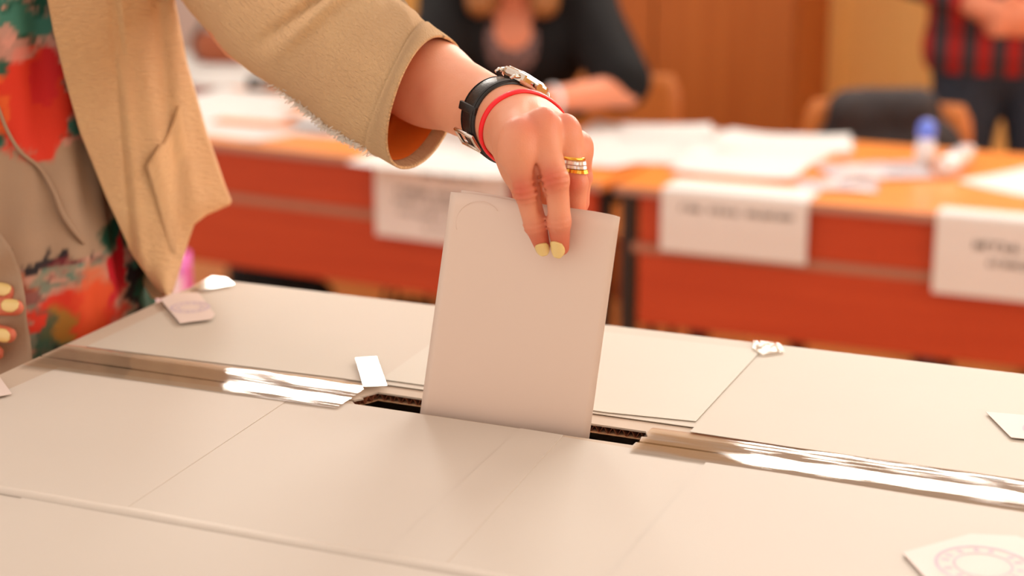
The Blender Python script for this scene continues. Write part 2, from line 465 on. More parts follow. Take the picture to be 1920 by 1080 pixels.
def head_field(c, fwd, h=.225):
    """head with brow, nose, mouth, chin, ears; c = centre, h = height"""
    z = np.array([0, 0, 1.]); f = nrm(fwd); s = np.cross(z, f)
    P = lambda a, b, e: np.array(c) + (s * a + f * b + z * e) * h
    ax = np.array([s, f, z])
    fs = [ball(P(0, -.06, .12), h * .36, (.93, 1.1, 1.0), ax), ball(P(0, .06, -.12), h * .3, (.9, 1., 1.15), ax), ball(P(0, .17, -.36), h * .12, (1.2, 1, .9), ax)]
    d = union(fs, .03)
    bits = [seg(P(0, .33, .04), P(0, .43, -.09), h * .03, h * .055), seg(P(-.09, .36, -.21), P(.09, .36, -.21), h * .03), seg(P(-.08, .34, -.26), P(.08, .34, -.26), h * .035), seg(P(-.16, .3, .08), P(.16, .3, .08), h * .035)]
    for k in (-1, 1): bits.append(seg(P(k * .36, -.03, .04), P(k * .36, -.03, -.1), h * .06, h * .05, s, .5))
    d2 = union([d] + bits, .012)
    return cut(d2, union([ball(P(k * .15, .4, .03), h * .065) for k in (-1, 1)], .01), .015), P
def person_eyes(P, h, parent):
    for k in (-1, 1):
        bm = bmesh.new(); bmesh.ops.create_uvsphere(bm, u_segments=12, v_segments=8, radius=h * .055)
        p = P(k * .15, .335, .03)
        for v in bm.verts: v.co += Vector(p)
        bm_obj('eye', bm, M['eye'], parent, True, True)

# ------------------------------------------------------------------ the room
RZ = -ALPHA
VB = 4.5                                          # back wall
base = np.array([O[0], O[1], 0])
def S(o): o['kind'] = 'structure'; return o
room = Matrix.Translation(Vector(base)) @ Matrix.Rotation(RZ, 4, 'Z')
def room_box(name, dims, material, bev=.0, parent=None):
    bm = bmesh.new(); add_box(bm, *dims, bev=bev)
    cx, cy = (dims[0] + dims[1]) / 2, (dims[2] + dims[3]) / 2
    for v in bm.verts: v.co -= Vector((cx, cy, dims[4]))
    vs = [list(x.co) for x in bm.verts]; bm.verts.index_update(); fs = [[y.index for y in x.verts] for x in bm.faces]; bm.free()
    me = bpy.data.meshes.new(name); me.from_pydata(vs, [], fs); me.materials.append(material)
    o = bpy.data.objects.new(name, me); COL.objects.link(o)
    if parent is None:
        o.location = room @ Vector((cx, cy, dims[4])); o.rotation_euler = (0, 0, RZ)
    else:
        o.parent = parent; o.location = Vector((cx, cy, dims[4])) - parent['o']
    return o
S(room_box('floor', (-5, 3.2, -2.2, VB + .2, -.1, 0), M['floor']))
wb = bmesh.new()
wins = [(-3.15, -2.3), (-1.1, 1.2)]; Z0, Z1, ZT = 2.38, 3.25, 3.5
for d in ((-5, 3.2, VB, VB + .2, 0, Z0), (-5, 3.2, VB, VB + .2, Z1, ZT), (-5, wins[0][0], VB, VB + .2, Z0, Z1), (wins[0][1], wins[1][0], VB, VB + .2, Z0, Z1), (wins[1][1], 3.2, VB, VB + .2, Z0, Z1)):
    add_box(wb, *d)
bmesh.ops.remove_doubles(wb, verts=wb.verts, dist=1e-5)
for v in wb.verts: v.co = room @ v.co
S(bm_obj('wall_back', wb, M['plasteryellow']))
S(room_box('trim_1', (-5, -2.62, VB - .03, VB, 0, 2.2), M['plaster']))
S(room_box('baseboard_back', (-5, 3.2, VB - .045, VB - .03, 0, .09), M['cabinet'], .003))
for i, (a, b) in enumerate(wins):
    w = bpy.data.objects.new('window_%d' % (i + 1), None); COL.objects.link(w)
    w.location = room @ Vector(((a + b) / 2, VB, Z0)); w.rotation_euler = (0, 0, RZ); S(w)
    FRAME[w] = Matrix.Translation(w.location) @ Matrix.Rotation(RZ, 4, 'Z')
    hw, hh = (b - a) / 2, Z1 - Z0
    fb = bmesh.new()
    for d in ((-hw, hw, .02, .1, 0, .05), (-hw, hw, .02, .1, hh - .05, hh), (-hw, -hw + .05, .02, .1, .05, hh - .05), (hw - .05, hw, .02, .1, .05, hh - .05)): add_box(fb, *d)
    bm_obj('window_frame', fb, M['frame'], w)
    np_ = 3 if i else 1
    for k in range(np_):
        x0, x1 = -hw + .05 + k * (2 * hw - .1) / np_, -hw + .05 + (k + 1) * (2 * hw - .1) / np_
        boxo('pane', (x0 + .004, x1 - .004, .05, .06, .05, hh - .05), M['sky'], w, 0)
    boxo('window_sill', (-hw - .05, hw + .05, -.12, .02, -.03, 0), M['frame'], w, .005)

lampm = emit('added_top_light_glow', (255, 246, 240), 4.5)  # unseen lamps, added to brighten the upward-facing surfaces
for n_l, (x, y, wh) in enumerate(((-1.9, 2.7, 'over the left desk'), (.5, 2.7, 'over the right desk'), (-.6, .9, 'just behind the ballot box'))):
    t = thing('added_ceiling_light', room @ Vector((x, y, 3.0)), RZ, 'long white ceiling lamp, added for top light, ' + wh + ', above the frame', 'ceiling light', 'added ceiling lights')
    boxo('housing', (-.62, .62, -.17, .17, .02, .08), M['frame'], t, .006)
    boxo('diffuser', (-.6, .6, -.15, .15, 0, .019), lampm, t, .004)
    for k in (-.4, .4): boxo('hanger', (k - .006, k + .006, -.006, .006, .08, .5), M['frame'], t, .001)
# right-hand wall with a tall window (out of frame; daylight comes in from here)
wr_b = bmesh.new(); XR = 2.3; wv0, wv1, wz0, wz1 = -.2, 2.4, .95, 2.7
for d in ((XR, XR + .2, -2.2, VB, 0, wz0), (XR, XR + .2, -2.2, VB, wz1, ZT), (XR, XR + .2, -2.2, wv0, wz0, wz1), (XR, XR + .2, wv1, VB, wz0, wz1)): add_box(wr_b, *d)
for v in wr_b.verts: v.co = room @ v.co
S(bm_obj('wall_right', wr_b, M['plasteryellow']))
w = bpy.data.objects.new('window_3', None); COL.objects.link(w); w.location = room @ Vector((XR, (wv0 + wv1) / 2, wz0)); w.rotation_euler = (0, 0, RZ); S(w)
FRAME[w] = Matrix.Translation(w.location) @ Matrix.Rotation(RZ, 4, 'Z')
hv_, hz_ = (wv1 - wv0) / 2, wz1 - wz0
fb = bmesh.new()
for d in ((.02, .1, -hv_, hv_, 0, .06), (.02, .1, -hv_, hv_, hz_ - .06, hz_), (.02, .1, -hv_, -hv_ + .06, .06, hz_ - .06), (.02, .1, hv_ - .06, hv_, .06, hz_ - .06), (.02, .1, -.03, .03, .06, hz_ - .06)): add_box(fb, *d)
bm_obj('window_frame', fb, M['frame'], w)
M['sidesky'] = emit('side_window_daylight', (255, 248, 238), SIDE_STRENGTH)
for a, b in ((-hv_ + .06, -.03), (.03, hv_ - .06)): boxo('pane', (.05, .06, a + .003, b - .003, .06, hz_ - .06), M['sidesky'], w, 0)
boxo('window_sill', (-.14, .02, -hv_ - .05, hv_ + .05, -.03, 0), M['frame'], w, .005)
# wardrobe along the back wall and the honey-coloured door beside it
wr = thing('wardrobe', room @ Vector((-1.23, VB - .04, 0)), RZ, 'tall brown wooden wardrobe against the back wall', 'wardrobe')
boxo('body', (-.42, .42, -.42, -.02, .0, 2.1), M['cabinet'], wr, .004)
for k in (-1, 1):
    d = boxo('door', (min(k * .004, k * .41), max(k * .004, k * .41), -.44, -.421, .06, 2.06), M['cabinet'], wr, .003)
    v, f = tube_data([(k * .04, -.465, .95), (k * .04, -.465, 1.1)], .006, 8); mesh_obj('handle', v, f, M['steel'], d, smooth=True)
dr = bpy.data.objects.new('door_1', None); COL.objects.link(dr); dr.location = room @ Vector((-.27, VB, 0)); dr.rotation_euler = (0, 0, RZ); S(dr)
FRAME[dr] = Matrix.Translation(dr.location) @ Matrix.Rotation(RZ, 4, 'Z')
boxo('door_leaf', (-.5, .5, -.05, -.01, .01, 2.08), M['lightdoor'], dr, .003)
for d in ((-.58, -.5), (.5, .58)): boxo('door_frame', (d[0], d[1], -.07, -.0, 0, 2.15), M['lightdoor'], dr, .004)
v, f = tube_data(smoothpath([(-.42, -.05, 1.02), (-.42, -.1, 1.02), (-.36, -.105, 1.02), (-.3, -.105, 1.02)], 12), .009, 10)
mesh_obj('door_handle', v, f, M['steel'], dr, smooth=True)

# ------------------------------------------------------------------ table under the boxes
tb = thing('table', L(0, -.2, 0), RZ, 'white table carrying the paper-covered ballot boxes', 'table')
boxo('table_top', (-.37, .37, -.49, .41, .71, .74), M['tablewhite'], tb, .004)
for x in (-.34, .34):
    for y in (-.45, .37): boxo('leg', (x - .02, x + .02, y - .02, y + .02, 0, .71), M['blackmetal'], tb, .003)
for y in (-.45, .37): boxo('apron', (-.32, .32, y - .01, y + .01, .63, .71), M['tablewhite'], tb, .002)

# ------------------------------------------------------------------ ballot box
HB = .40; ZB = TOP - HB
bx = thing('ballot_box', L(0, 0, ZB), RZ, 'large cardboard ballot box covered in white paper with a slot in its top', 'ballot box')
UL, UR, VN, VF = -.355, .355, -.2215, .2265
TH = .005
def quadpart(name, pts, z0, z1, material, parent=bx):
    v, f = slab(pts, z0, z1); return mesh_obj(name, v, f, material, parent)
for nm, d in (('side_panel', (UL, UR, VN, VN + TH, 0, HB - .0062)), ('side_panel', (UL, UR, VF - TH, VF, 0, HB - .0062)), ('side_panel', (UL, UL + TH, VN + TH, VF - TH, 0, HB - .0062)), ('side_panel', (UR - TH, UR, VN + TH, VF - TH, 0, HB - .0062))):
    boxo(nm, d, M['cardtop'], bx, .001)
boxo('bottom_panel', (UL + TH, UR - TH, VN + TH, VF - TH, .001, .006), M['card'], bx, 0)
ZF = HB                                           # outer face of the flaps
SL, SR = -.1035, .0965                            # slot ends
# far flap with the notch of the slot, near flap plain; seam at v = 0
far_poly = [(UL, VF), (UL, .0015), (SL, .0015), (SL + .004, .0075), (SL + .0005, .0085), (SL + .007, .0225), (SR - .0015, .0195), (SR + .003, .0105), (SR - .001, .0095), (SR + .0005, .0015), (UR, .0015), (UR, VF)]
near_poly = [(UL, -.0012), (UL, VN), (UR, VN), (UR, -.0012), (SR - .001, -.0012), (SR - .0012, -.0072), (.02, -.0066), (.012, -.0062), (SL + .004, -.0052), (SL, -.0012)]
quadpart('flap', far_poly[::-1], ZF - .0012, ZF, M['cardtop']).data.materials[0] = M['cardtop']
quadpart('flap', near_poly, ZF - .0012, ZF, M['cardtop'])
# the liner below and the corrugation between: what shows in the cut edge of the slot
quadpart('inner_liner', [(x, y) for x, y in far_poly[::-1]], ZF - .0062, ZF - .0055, M['card'])
quadpart('inner_liner', near_poly, ZF - .0062, ZF - .0055, M['card'])
def flute(path, depth, nrm2, amp=.0021, wl=.0062):
    """wavy ribbon standing in the cut edge"""
    (x0, y0), (x1, y1) = path; ln = math.hypot(x1 - x0, y1 - y0); n = max(4, int(ln / wl * 10))
    V_, F_ = [], []
    for i in range(n + 1):
        t = i / n; x = x0 + (x1 - x0) * t; y = y0 + (y1 - y0) * t; z = ZF - .00335 + amp * math.sin(t * ln / wl * 2 * math.pi)
        for k in (0, depth):
            for dz in (.0003, -.0003): V_.append([x + nrm2[0] * k, y + nrm2[1] * k, z + dz])
    for i in range(n):
        a = i * 4; b = a + 4
        F_ += [[a, b, b + 2, a + 2], [a + 1, a + 3, b + 3, b + 1], [a, a + 1, b + 1, b], [a + 2, b + 2, b + 3, a + 3]]
    return V_, F_
for path, n2 in ((((SL + .007, .0227), (SR - .0015, .0197)), (0, 1)), (((SL - .0003, .0015), (SL + .0068, .0227)), (-1, 0)), (((SR + .0008, .0198), (SR + .0008, .0015)), (1, 0))):
    v, f = flute(path, .012, n2); mesh_obj('corrugation', v, f, M['corr'], bx)
boxo('edge_backing', (SL - .004, SR + .005, .033, .035, ZF - .0055, ZF - .0012), M['corr'], bx, 0)
# sheets of white paper pasted over the top, edge lines are their overlaps
e = .00042
far_sheets = [
    ('paper_sheet', [(UL + .018, .030), (-.118, .038), (-.13, VF - .002), (UL + .018, VF - .002)], 1, 'sheet2'),
    ('paper_sheet', [(-.128, .036), (.13, .036), (.13, VF - .001), (-.125, VF - .001)], 2, 'sheet2'),
    ('paper_sheet', [(.122, .026), (UR - .002, .020), (UR - .002, VF - .001), (.122, VF - .001)], 3, 'sheet2'),
    ('paper_sheet', [(-.104, .043), (-.04, .0425), (.06, .039), (.12, .045), (.1195, .12), (.119, .207), (-.11, .205)], 4, 'sheet3'),
]
near_sheets = [
    ('paper_sheet', [(UL + .02, VN + .001), (-.135, VN + .001), (-.143, -.0095), (UL + .03, -.019)], 2, 'sheet'),
    ('paper_sheet', [(-.145, VN + .001), (.03, VN + .001), (.022, -.0085), (-.148, -.0075)], 1, 'sheet'),
    ('paper_sheet', [(.055, VN + .001), (.152, VN + .001), (.149, -.018), (.047, -.011)], 1, 'sheet'),
    ('paper_sheet', [(.028, VN + .001), (.064, VN + .001), (.05, -.0095), (.0205, -.0085)], 2, 'sheet'),
    ('paper_sheet', [(.149, VN + .001), (UR - .002, VN + .001), (UR - .002, -.028), (.147, -.02)], 3, 'sheet'),
]
for nm, p, lv, mm in far_sheets + near_sheets: quadpart(nm, p, ZF + e * lv - .0001, ZF + e * lv + .0003, M[mm])
# pasted paper over the near edge: one slightly raised fold all along it
fold = []
for x in np.linspace(UL + .02, UR - .002, 90):
    w = .0004 * math.sin(x * 40) + .0003 * math.sin(x * 97 + 1)
    fold.append([[x, VN + .006 + w, ZF + .0013], [x, VN + .0018 + w, ZF + .0021], [x, VN - .0010 + w, ZF + .0022], [x, VN - .0022 + w, ZF + .0018], [x, VN - .0048, ZF + .0012]])
fold = np.array(fold); v, f = shell(fold, False, -.0003)
mesh_obj('paper_fold', v, f, M['sheet'], bx, smooth=True)
# packing tape along the seam
def tape_strip(u0, u1, v0, v1, z, material, wav=.0005, seed=1, n=70):
    rows = []
    for i, x in enumerate(np.linspace(u0, u1, n)):
        row = []
        for j, y in enumerate(np.linspace(0, 1, 12)):
            yy = v0(x) + (v1(x) - v0(x)) * y
            s = -.0004 * math.exp(-((yy - .0002) / .003) ** 2) + .034 * max(0., yy - .002) - .034 * max(0., yy - .021) - .0009 * max(0., (y - .93) / .07) - .0004 * max(0., (.06 - y) / .06)
            row.append([x, yy, z + s + wav * (.5 * math.sin(x * 61 + seed + y * 3) * math.sin(y * 9 + x * 23) + .5 * math.sin(x * 140 + y * 14 + seed * 2))])
        rows.append(row)
    rows = np.array(rows)
    return mesh_obj('packing_tape', rows.reshape(-1, 3), [q[::-1] for q in grid_faces(rows.shape[0], rows.shape[1])], material, bx, smooth=True)
M['seamtape'] = clear_film('seam_tape', rough=.07, bump=.22, bscale=(9, 260, 14), ior=1.48, tint=(255, 246, 236))
tape_strip(UL + .004, SL - .001, lambda x: -.021 + .02 * (x - SL), lambda x: .029 + .012 * (x - SL), ZF + .0021, M['seamtape'], .00016)
tape_strip(SR + .002, UR - .002, lambda x: -.0215, lambda x: .0235, ZF + .0021, M['seamtape'], .00016, seed=4)
for pts, zz, mm in (
    ([(-.140, .074), (-.128, .083), (-.092, .028), (-.106, .020)], .0034, 'flattape'),
    ([(-.352, .196), (-.352, .226), (-.338, .2262), (-.322, .212), (-.337, .184)], .0026, 'flattape'),
    ([(.108, .2262), (.128, .2262), (.136, .207), (.124, .194), (.113, .205)], .0030, 'crinkled')):
    mesh_obj('clear_tape', [[a, b, ZF + zz] for a, b in pts], [list(range(len(pts)))[::-1]], M[mm], bx)
# paper seals with a round violet stamp
def seal(pts, c, r, rot=0., z=.0028, stamp=True):
    o = quadpart('seal_slip', pts, ZF + z, ZF + z + .0003, M['slip'])
    if stamp:
        V_, F_ = [], []
        for rad, wd_ in ((r, .0011), (r * .62, .0007)):
            b0 = len(V_)
            for k in range(40):
                a = 2 * math.pi * k / 40
                for rr in (rad - wd_, rad + wd_): V_.append([c[0] + rr * math.cos(a), c[1] + rr * math.sin(a), ZF + z + .00042])
            F_ += [[b0 + 2 * k, b0 + 2 * k + 1, b0 + (2 * k + 3) % 80, b0 + (2 * k + 2) % 80] for k in range(40)]
        rg = random.Random(int(r * 1e5))
        for k in range(14):
            a = 2 * math.pi * k / 14 + rg.random() * .2; p = np.array(c) + r * .81 * np.array([math.cos(a), math.sin(a)]); t = np.array([-math.sin(a), math.cos(a)]); q = np.array([math.cos(a), math.sin(a)])
            b0 = len(V_)
            for s1, s2 in ((-1, -1), (1, -1), (1, 1), (-1, 1)): V_.append(list(p + t * s1 * r * .06 + q * s2 * r * .09) + [ZF + z + .00042])
            F_.append([b0, b0 + 1, b0 + 2, b0 + 3])
        mesh_obj('violet_stamp', V_, F_, M['violet'], o)
seal([(-.3525, .150), (-.302, .100), (-.286, .118), (-.290, .130), (-.335, .178), (-.3525, .168)], (-.318, .139), .0145)
seal([(.289, .132), (.311, .0895), (.348, .093), (.349, .14)], (.334, .112), .018)
seal([(.283, -.112), (.31, -.155), (.349, -.15), (.351, -.075), (.336, -.066), (.312, -.073)], (.325, -.112), .024)
seal([(-.352, -.052), (-.316, -.083), (-.33, -.105), (-.352, -.1)], (-.338, -.085), .012, stamp=False)

# second box pushed against the first
b2 = thing('ballot_box', L(0, -.449, ZB), RZ, 'second white paper-covered box pushed against the near side of the slotted one', 'ballot box')
for d in ((UL, UR, -.2255, -.2205, 0, HB - .0062), (UL, UR, .2205, .2255, 0, HB - .0062), (UL, UL + TH, -.2205, .2205, 0, HB - .0062), (UR - TH, UR, -.2205, .2205, 0, HB - .0062)):
    boxo('side_panel', d, M['cardtop'], b2, .001)
quadpart('flap', [(UL, -.2255), (UR, -.2255), (UR, -.001), (UL, -.001)], HB - .006, HB, M['cardtop'], b2)
quadpart('flap', [(UL, .001), (UR, .001), (UR, .2262), (UL, .2262)], HB - .006, HB, M['cardtop'], b2)
for pts, lv in (([(UL + .002, .006), (-.19, .006), (-.196, .2258), (UL + .002, .2258)], 1), ([(-.2, .006), (.12, .006), (.12, .2258), (-.199, .2258)], 2), ([(.118, .006), (UR - .002, .006), (UR - .002, .2258), (.118, .2258)], 1)):
    quadpart('paper_sheet', pts, HB + e * lv, HB + e * lv + .0003, M['sheet'], b2)

# ------------------------------------------------------------------ the folded ballot
bc = [Wv(787, 775, .002), Wv(1103, 823, .002), Wv(1162, 408, .002), Wv(845, 360, .002)]
BL, BR, TR, TL = bc
dl = nrm(BL - TL); drr = nrm(BR - TR)
BLx, BRx = BL + dl * .05, BR + drr * .05
def ballot_leaf(off, shrink):
    rows = []
    for t in np.linspace(0, 1, 24):
        row = []
        for s in np.linspace(0, 1, 24):
            s2 = shrink + (1 - shrink) * s
            p = (TL * (1 - s2) + TR * s2) * (1 - t) + (BLx * (1 - s2) + BRx * s2) * t
            bow = .0016 * math.sin(s2 * math.pi) * (1 - t) + .0006 * math.sin(s2 * 5 + t * 3)
            up = .0006 * math.sin(s2 * 9) * (1 - t) ** 4
            row.append(p + V * (off + bow) + np.array([0, 0, up]))
        rows.append(row)
    return np.array(rows)
M['ballot'] = mat('ballot_paper', (231, 211, 198), .55, var=.008, scale=12, bump=.03, bscale=90)
blt = thing('ballot_paper', L(.01, .002, TOP - .045), RZ, 'folded white ballot paper going into the slot of the box', 'ballot paper')
P1 = ballot_leaf(0, 0); P2 = ballot_leaf(.0022, .055); P2[:, -1] = P1[:, -1] + V * .0008; P2[:, :, 2] += .0012 * np.linspace(1, 0, 24)[:, None] * (1 - np.linspace(0, 1, 24))[None]
for P_, nm in ((P1, 'front_leaf'), (P2, 'back_leaf')):
    v, f = shell(P_, False, .00022 if nm == 'front_leaf' else .00022); mesh_obj(nm, v, f, M['ballot'], blt, True, True)
rg_ = []
for k in range(49):                                # faint round stamp showing through near the top left corner
    a = math.radians(35 + 160 * k / 48)
    cx, cy = 897 + 43 * math.cos(a) , 420 - 42 * math.sin(a)
    rg_.append(Wv(cx, cy, .002) + V * .0006)
v, f = tube_data(rg_, .00018, 5); mesh_obj('stamp_ridge', v, f, M['ballot'], blt, True, True)

# ------------------------------------------------------------------ the voting woman: left hand and forearm
wrist = W(972, 236, 1.166)
fore1 = W(800, 152, 1.243)
fore2 = W(670, 86, 1.30)
elbow = W(500, 20, 1.345)
AX = nrm(wrist - fore1)                           # along the arm, towards the hand
s0 = RT * .9 - UP * .44 + FW * 1.03
SX = nrm(s0 - AX * (s0 @ AX))                     # thumb side -> little finger side
NX = np.cross(AX, SX); NX = NX if NX @ UP > 0 else -NX   # out of the back of the hand
kn = dict(i=Wv(970, 268, -.019), m=Wv(1014, 249, -.006), r=Wv(1055, 256, .010), p=Wv(1080, 278, .024))
fing = {
    'i': ([kn['i'], Wv(988, 358, -.0185), Wv(1004, 422, -.0125), Wv(1017, 462, -.0055)], [.0090, .0080, .0070, .0050]),
    'm': ([kn['m'], Wv(1041, 338, -.0145), Wv(1048, 415, -.0125), Wv(1051, 463, -.0062)], [.0090, .0083, .0073, .0056]),
    'r': ([kn['r'], Wv(1079, 343, .012), Wv(1078, 410, .0145), Wv(1070, 450, .0105)], [.0088, .0076, .0066, .0050]),
    'p': ([kn['p'], Wv(1090, 332, .027), Wv(1086, 380, .025), Wv(1078, 420, .0150)], [.0082, .0068, .0060, .0048]),
}
def finger_field(pts, rad, dorsal):
    out = []
    a, b, c, d = pts
    out += [seg(a, b, rad[0], rad[1]), seg(b, c, rad[1] * .97, rad[2]), seg(c, d, rad[2], rad[3], dorsal, .9)]
    out += [ball(b + nrm(dorsal) * .0010, rad[1] * 1.01)]
    m1 = a * .5 + b * .5; out.append(seg(a * .7 + b * .3, a * .4 + b * .6, rad[1] * 1.05, rad[1] * .98))
    return union(out, .0022)
dors = nrm(-V + .25 * np.array([0, 0, 1]))
ff = {k: finger_field(p, r, dors) for k, (p, r) in fing.items()}
carp = {'i': wrist + AX * .008 - SX * .015, 'm': wrist + AX * .008 - SX * .005, 'r': wrist + AX * .008 + SX * .005, 'p': wrist + AX * .006 + SX * .014}
pal = [seg(carp[k] + NX * .002, kn[k] - NX * (.001 if k != 'p' else .002), .0140, .0096, NX, .95) for k in 'imrp']
# flesh of the palm below the metacarpals
pc = (kn['i'] + kn['p']) / 2
pal += [seg(wrist - NX * .004 - SX * .008, kn['i'] * .6 + kn['m'] * .4 - NX * .012, .0145, .0095), seg(wrist - NX * .004 + SX * .008, kn['r'] * .5 + kn['p'] * .5 - NX * .012, .014, .009)]
palm = union(pal, .010)
knob = [ball(kn['i'] + NX * .0046 - AX * .002, .0080), ball(kn['m'] + NX * .0058 - AX * .002, .0086), ball(kn['r'] + NX * .0045, .0078), ball(kn['p'] + NX * .0024, .0074)]
tend = [seg(carp[k] + NX * .0125, kn[k] + NX * .0085 - AX * .004, .0022, .0028) for k in 'imr']
th_pts = [wrist + AX * .012 - SX * .012 - NX * .008, Wv(978, 318, .018), Wv(998, 385, .0165), Wv(1018, 436, .0125)]
thumb = union([seg(th_pts[0], th_pts[1], .0125, .0105), seg(th_pts[1], th_pts[2], .0108, .0098), seg(th_pts[2], th_pts[3], .0098, .0080)], .006)
web = seg(th_pts[1] * .75 + th_pts[0] * .25, kn['i'] * .8 + wrist * .2 - NX * .006, .009, .008)
arm = union([seg(wrist + AX * .012, wrist - AX * .012, .0232, .0240, NX, .80), seg(wrist - AX * .012, fore1, .0240, .0310, NX, .86),
             seg(fore1, fore2, .0310, .0360, NX, .9), ball(wrist - AX * .004 + SX * .020 + NX * .008, .009)], .014)
fi_, fm_ = fing['i'][0], fing['m'][0]
gp = [(fi_[0] * .55 + fi_[1] * .45) * .5 + (fm_[0] * .6 + fm_[1] * .4) * .5 + dors * .0040, fi_[1] * .48 + fm_[1] * .52 + dors * .0030, (fi_[1] * .35 + fi_[2] * .65) * .5 + (fm_[1] * .35 + fm_[2] * .65) * .5 + dors * .002]
groove = union([seg(gp[0], gp[1], .0004, .0018), seg(gp[1], gp[2], .0018, .0022)], .001)
def hand_field(P):
    b = smin(palm(P), arm(P), .016)
    b = smin(b, union(knob, .002)(P), .006)
    b = smin(b, union(tend, .003)(P), .007)
    t = smin(smin(b, thumb(P), .010), web(P), .012)
    d = t
    for k in 'imrp':
        fk = smin(b, ff[k](P), .007)
        d = smin(d, fk, .0016)
    # the parting between forefinger and middle finger
    d = -smin(-d, groove(P), .0045)
    # skin creases over the middle joints
    for k in 'im':
        a, b_, c, e_ = fing[k][0]
        ax = nrm(c - a); q = (P - b_.astype(np.float32)); s = q @ ax.astype(np.float32); side = (q @ dors.astype(np.float32)) > 0
        d = d + np.where(side, .00075 * np.cos(s * 2 * math.pi / .0038) * np.exp(-(s / .0065) ** 2) * np.exp(-(np.linalg.norm(q, axis=1) / .016) ** 4), 0)
        ax = nrm(e_ - b_); q = (P - c.astype(np.float32)); s = q @ ax.astype(np.float32); side = (q @ dors.astype(np.float32)) > 0
        d = d + np.where(side, .00050 * np.cos(s * 2 * math.pi / .0034) * np.exp(-(s / .0045) ** 2) * np.exp(-(np.linalg.norm(q, axis=1) / .013) ** 4), 0)
    return d
hp = np.array([p for k in fing for p in fing[k][0]] + [wrist, fore1, fore2])
hv, hf = polygonize(hand_field, hp.min(0) - .045, hp.max(0) + .045, .00105)
hv = relax(hv, hf, 2, .4)

SKIN = np.array(lin((222, 148, 116))); ROSY = np.array(lin((206, 98, 72))); PALE = np.array(lin((231, 164, 132)))
def skin_tint(v, spots, seed=1):
    n = vnoise(v[:, 0] * 60, v[:, 2] * 60 + v[:, 1] * 43, seed)
    c = PALE[None] * (1 - n[:, None]) + SKIN[None] * n[:, None]
    for p, r, w in spots:
        k = (w * np.exp(-(np.linalg.norm(v - p, axis=1) / r) ** 2))[:, None]; c = c * (1 - k) + ROSY[None] * k
    return c
spots = []
for k in 'imrp':
    a, b, c, d = fing[k][0]
    spots += [(a + NX * .01, .010, .7), (b + dors * .008, .009, .95), (c, .009, .35), (d, .012, .8), ((c + d) / 2, .011, .5)]
spots.append((W(800, 170, 1.2), .010, .35))
hcol = skin_tint(hv, spots)

# ------------------------------------------------------------------ her body: centre, facing and the far (right) hand
Bc = np.array([-.454, 1.40, 0]); Bl = np.array([.866, .5, 0]); Bf = np.array([.5, -.866, 0])
def Bp(a, b, z): return Bc + Bl * a + Bf * b + np.array([0, 0, z])
pw = thing('person', Bp(0, 0, 0), math.atan2(Bl[1], Bl[0]), 'person in a cream jacket and painted-print dress casting a folded ballot', 'person')
sh_l = W(345, -190, 1.44); sh_r = Bp(-.19, .0, sh_l[2])
r_wr = W(-190, 560, 1.35); r_el = Bp(-.30, -.02, 1.20)
tips = [(W(14, 548, 1.336), W(-70, 530, 1.345)), (W(30, 577, 1.328), W(-60, 572, 1.338)), (W(16, 628, 1.330), W(-70, 612, 1.342)), (W(-8, 662, 1.335), W(-90, 640, 1.350))]
rh = []
for t, m in tips:
    b0 = m * .35 + (r_wr + (m - r_wr) * .55) * .65
    rh += [seg(b0, m, .0088, .0080), seg(m, t, .0078, .0060)]
rhand = union([union([seg(r_wr, W(-110, 575, 1.352), .021, .026, Bf, .6)] + [], .01)] + rh[0:2], .004)
def right_hand_field(P):
    b = union([seg(r_wr, W(-115, 580, 1.35), .022, .030, FW, .55), seg(r_el, r_wr, .036, .024)], .014)(P)
    d = b
    for i in range(4): d = smin(d, smin(b, union(rh[2 * i:2 * i + 2], .004)(P), .008), .0012)
    th = union([seg(W(-160, 545, 1.345), W(-95, 500, 1.335), .012, .010), seg(W(-95, 500, 1.335), W(-50, 492, 1.332), .0095, .007)], .005)(P)
    return smin(d, smin(b, th, .008), .001)
rp = np.array([x for t in tips for x in t] + [r_wr, r_el])
rv, rf = polygonize(right_hand_field, rp.min(0) - .05, rp.max(0) + .05, .0026)
rcol = skin_tint(rv, [(t, .014, .8) for t, m in tips], 3)
hd_c = Bp(0, .03, sh_l[2] + .25)
hd, HP = head_field(hd_c, nrm(Bf + Bl * .5))
body_f = union([hd, seg(Bp(0, -.01, sh_l[2] - .02), hd_c - np.array([0, 0, .07]), .055, .05), seg(sh_l, sh_r, .045, .045), seg(Bp(-.05, 0, sh_l[2] - .1), Bp(.05, 0, sh_l[2] - .1), .105, None, Bf, .8),
                seg(Bp(-.04, 0, 1.2), Bp(.04, 0, 1.2), .10, None, Bf, .8), seg(Bp(-.05, 0, .98), Bp(.05, 0, .98), .108, None, Bf, .8), seg(sh_l, elbow, .046, .038), seg(elbow, fore2, .038, .034), seg(sh_r, r_el, .046, .036)]
               + [x for k in (-1, 1) for x in (seg(Bp(k * .08, 0, .92), Bp(k * .075, .01, .5), .08, .05), seg(Bp(k * .075, .01, .5), Bp(k * .075, -.01, .09), .052, .034), seg(Bp(k * .075, -.02, .035), Bp(k * .08, .13, .03), .034, .028))], .03)
lo, hi = bounds(body_f, .05)
bv, bf = polygonize(body_f, lo, hi, .010); bv = relax(bv, bf, 1)
bcol = skin_tint(bv, [], 5)
n1, n2 = len(hv), len(hv) + len(rv)
body = mesh_obj('body', np.concatenate([hv, rv, bv]), np.concatenate([hf, rf + n1, bf + n2]), M['skin'], pw, True, True, np.concatenate([hcol, rcol, bcol]))
person_eyes(HP, .225, pw)
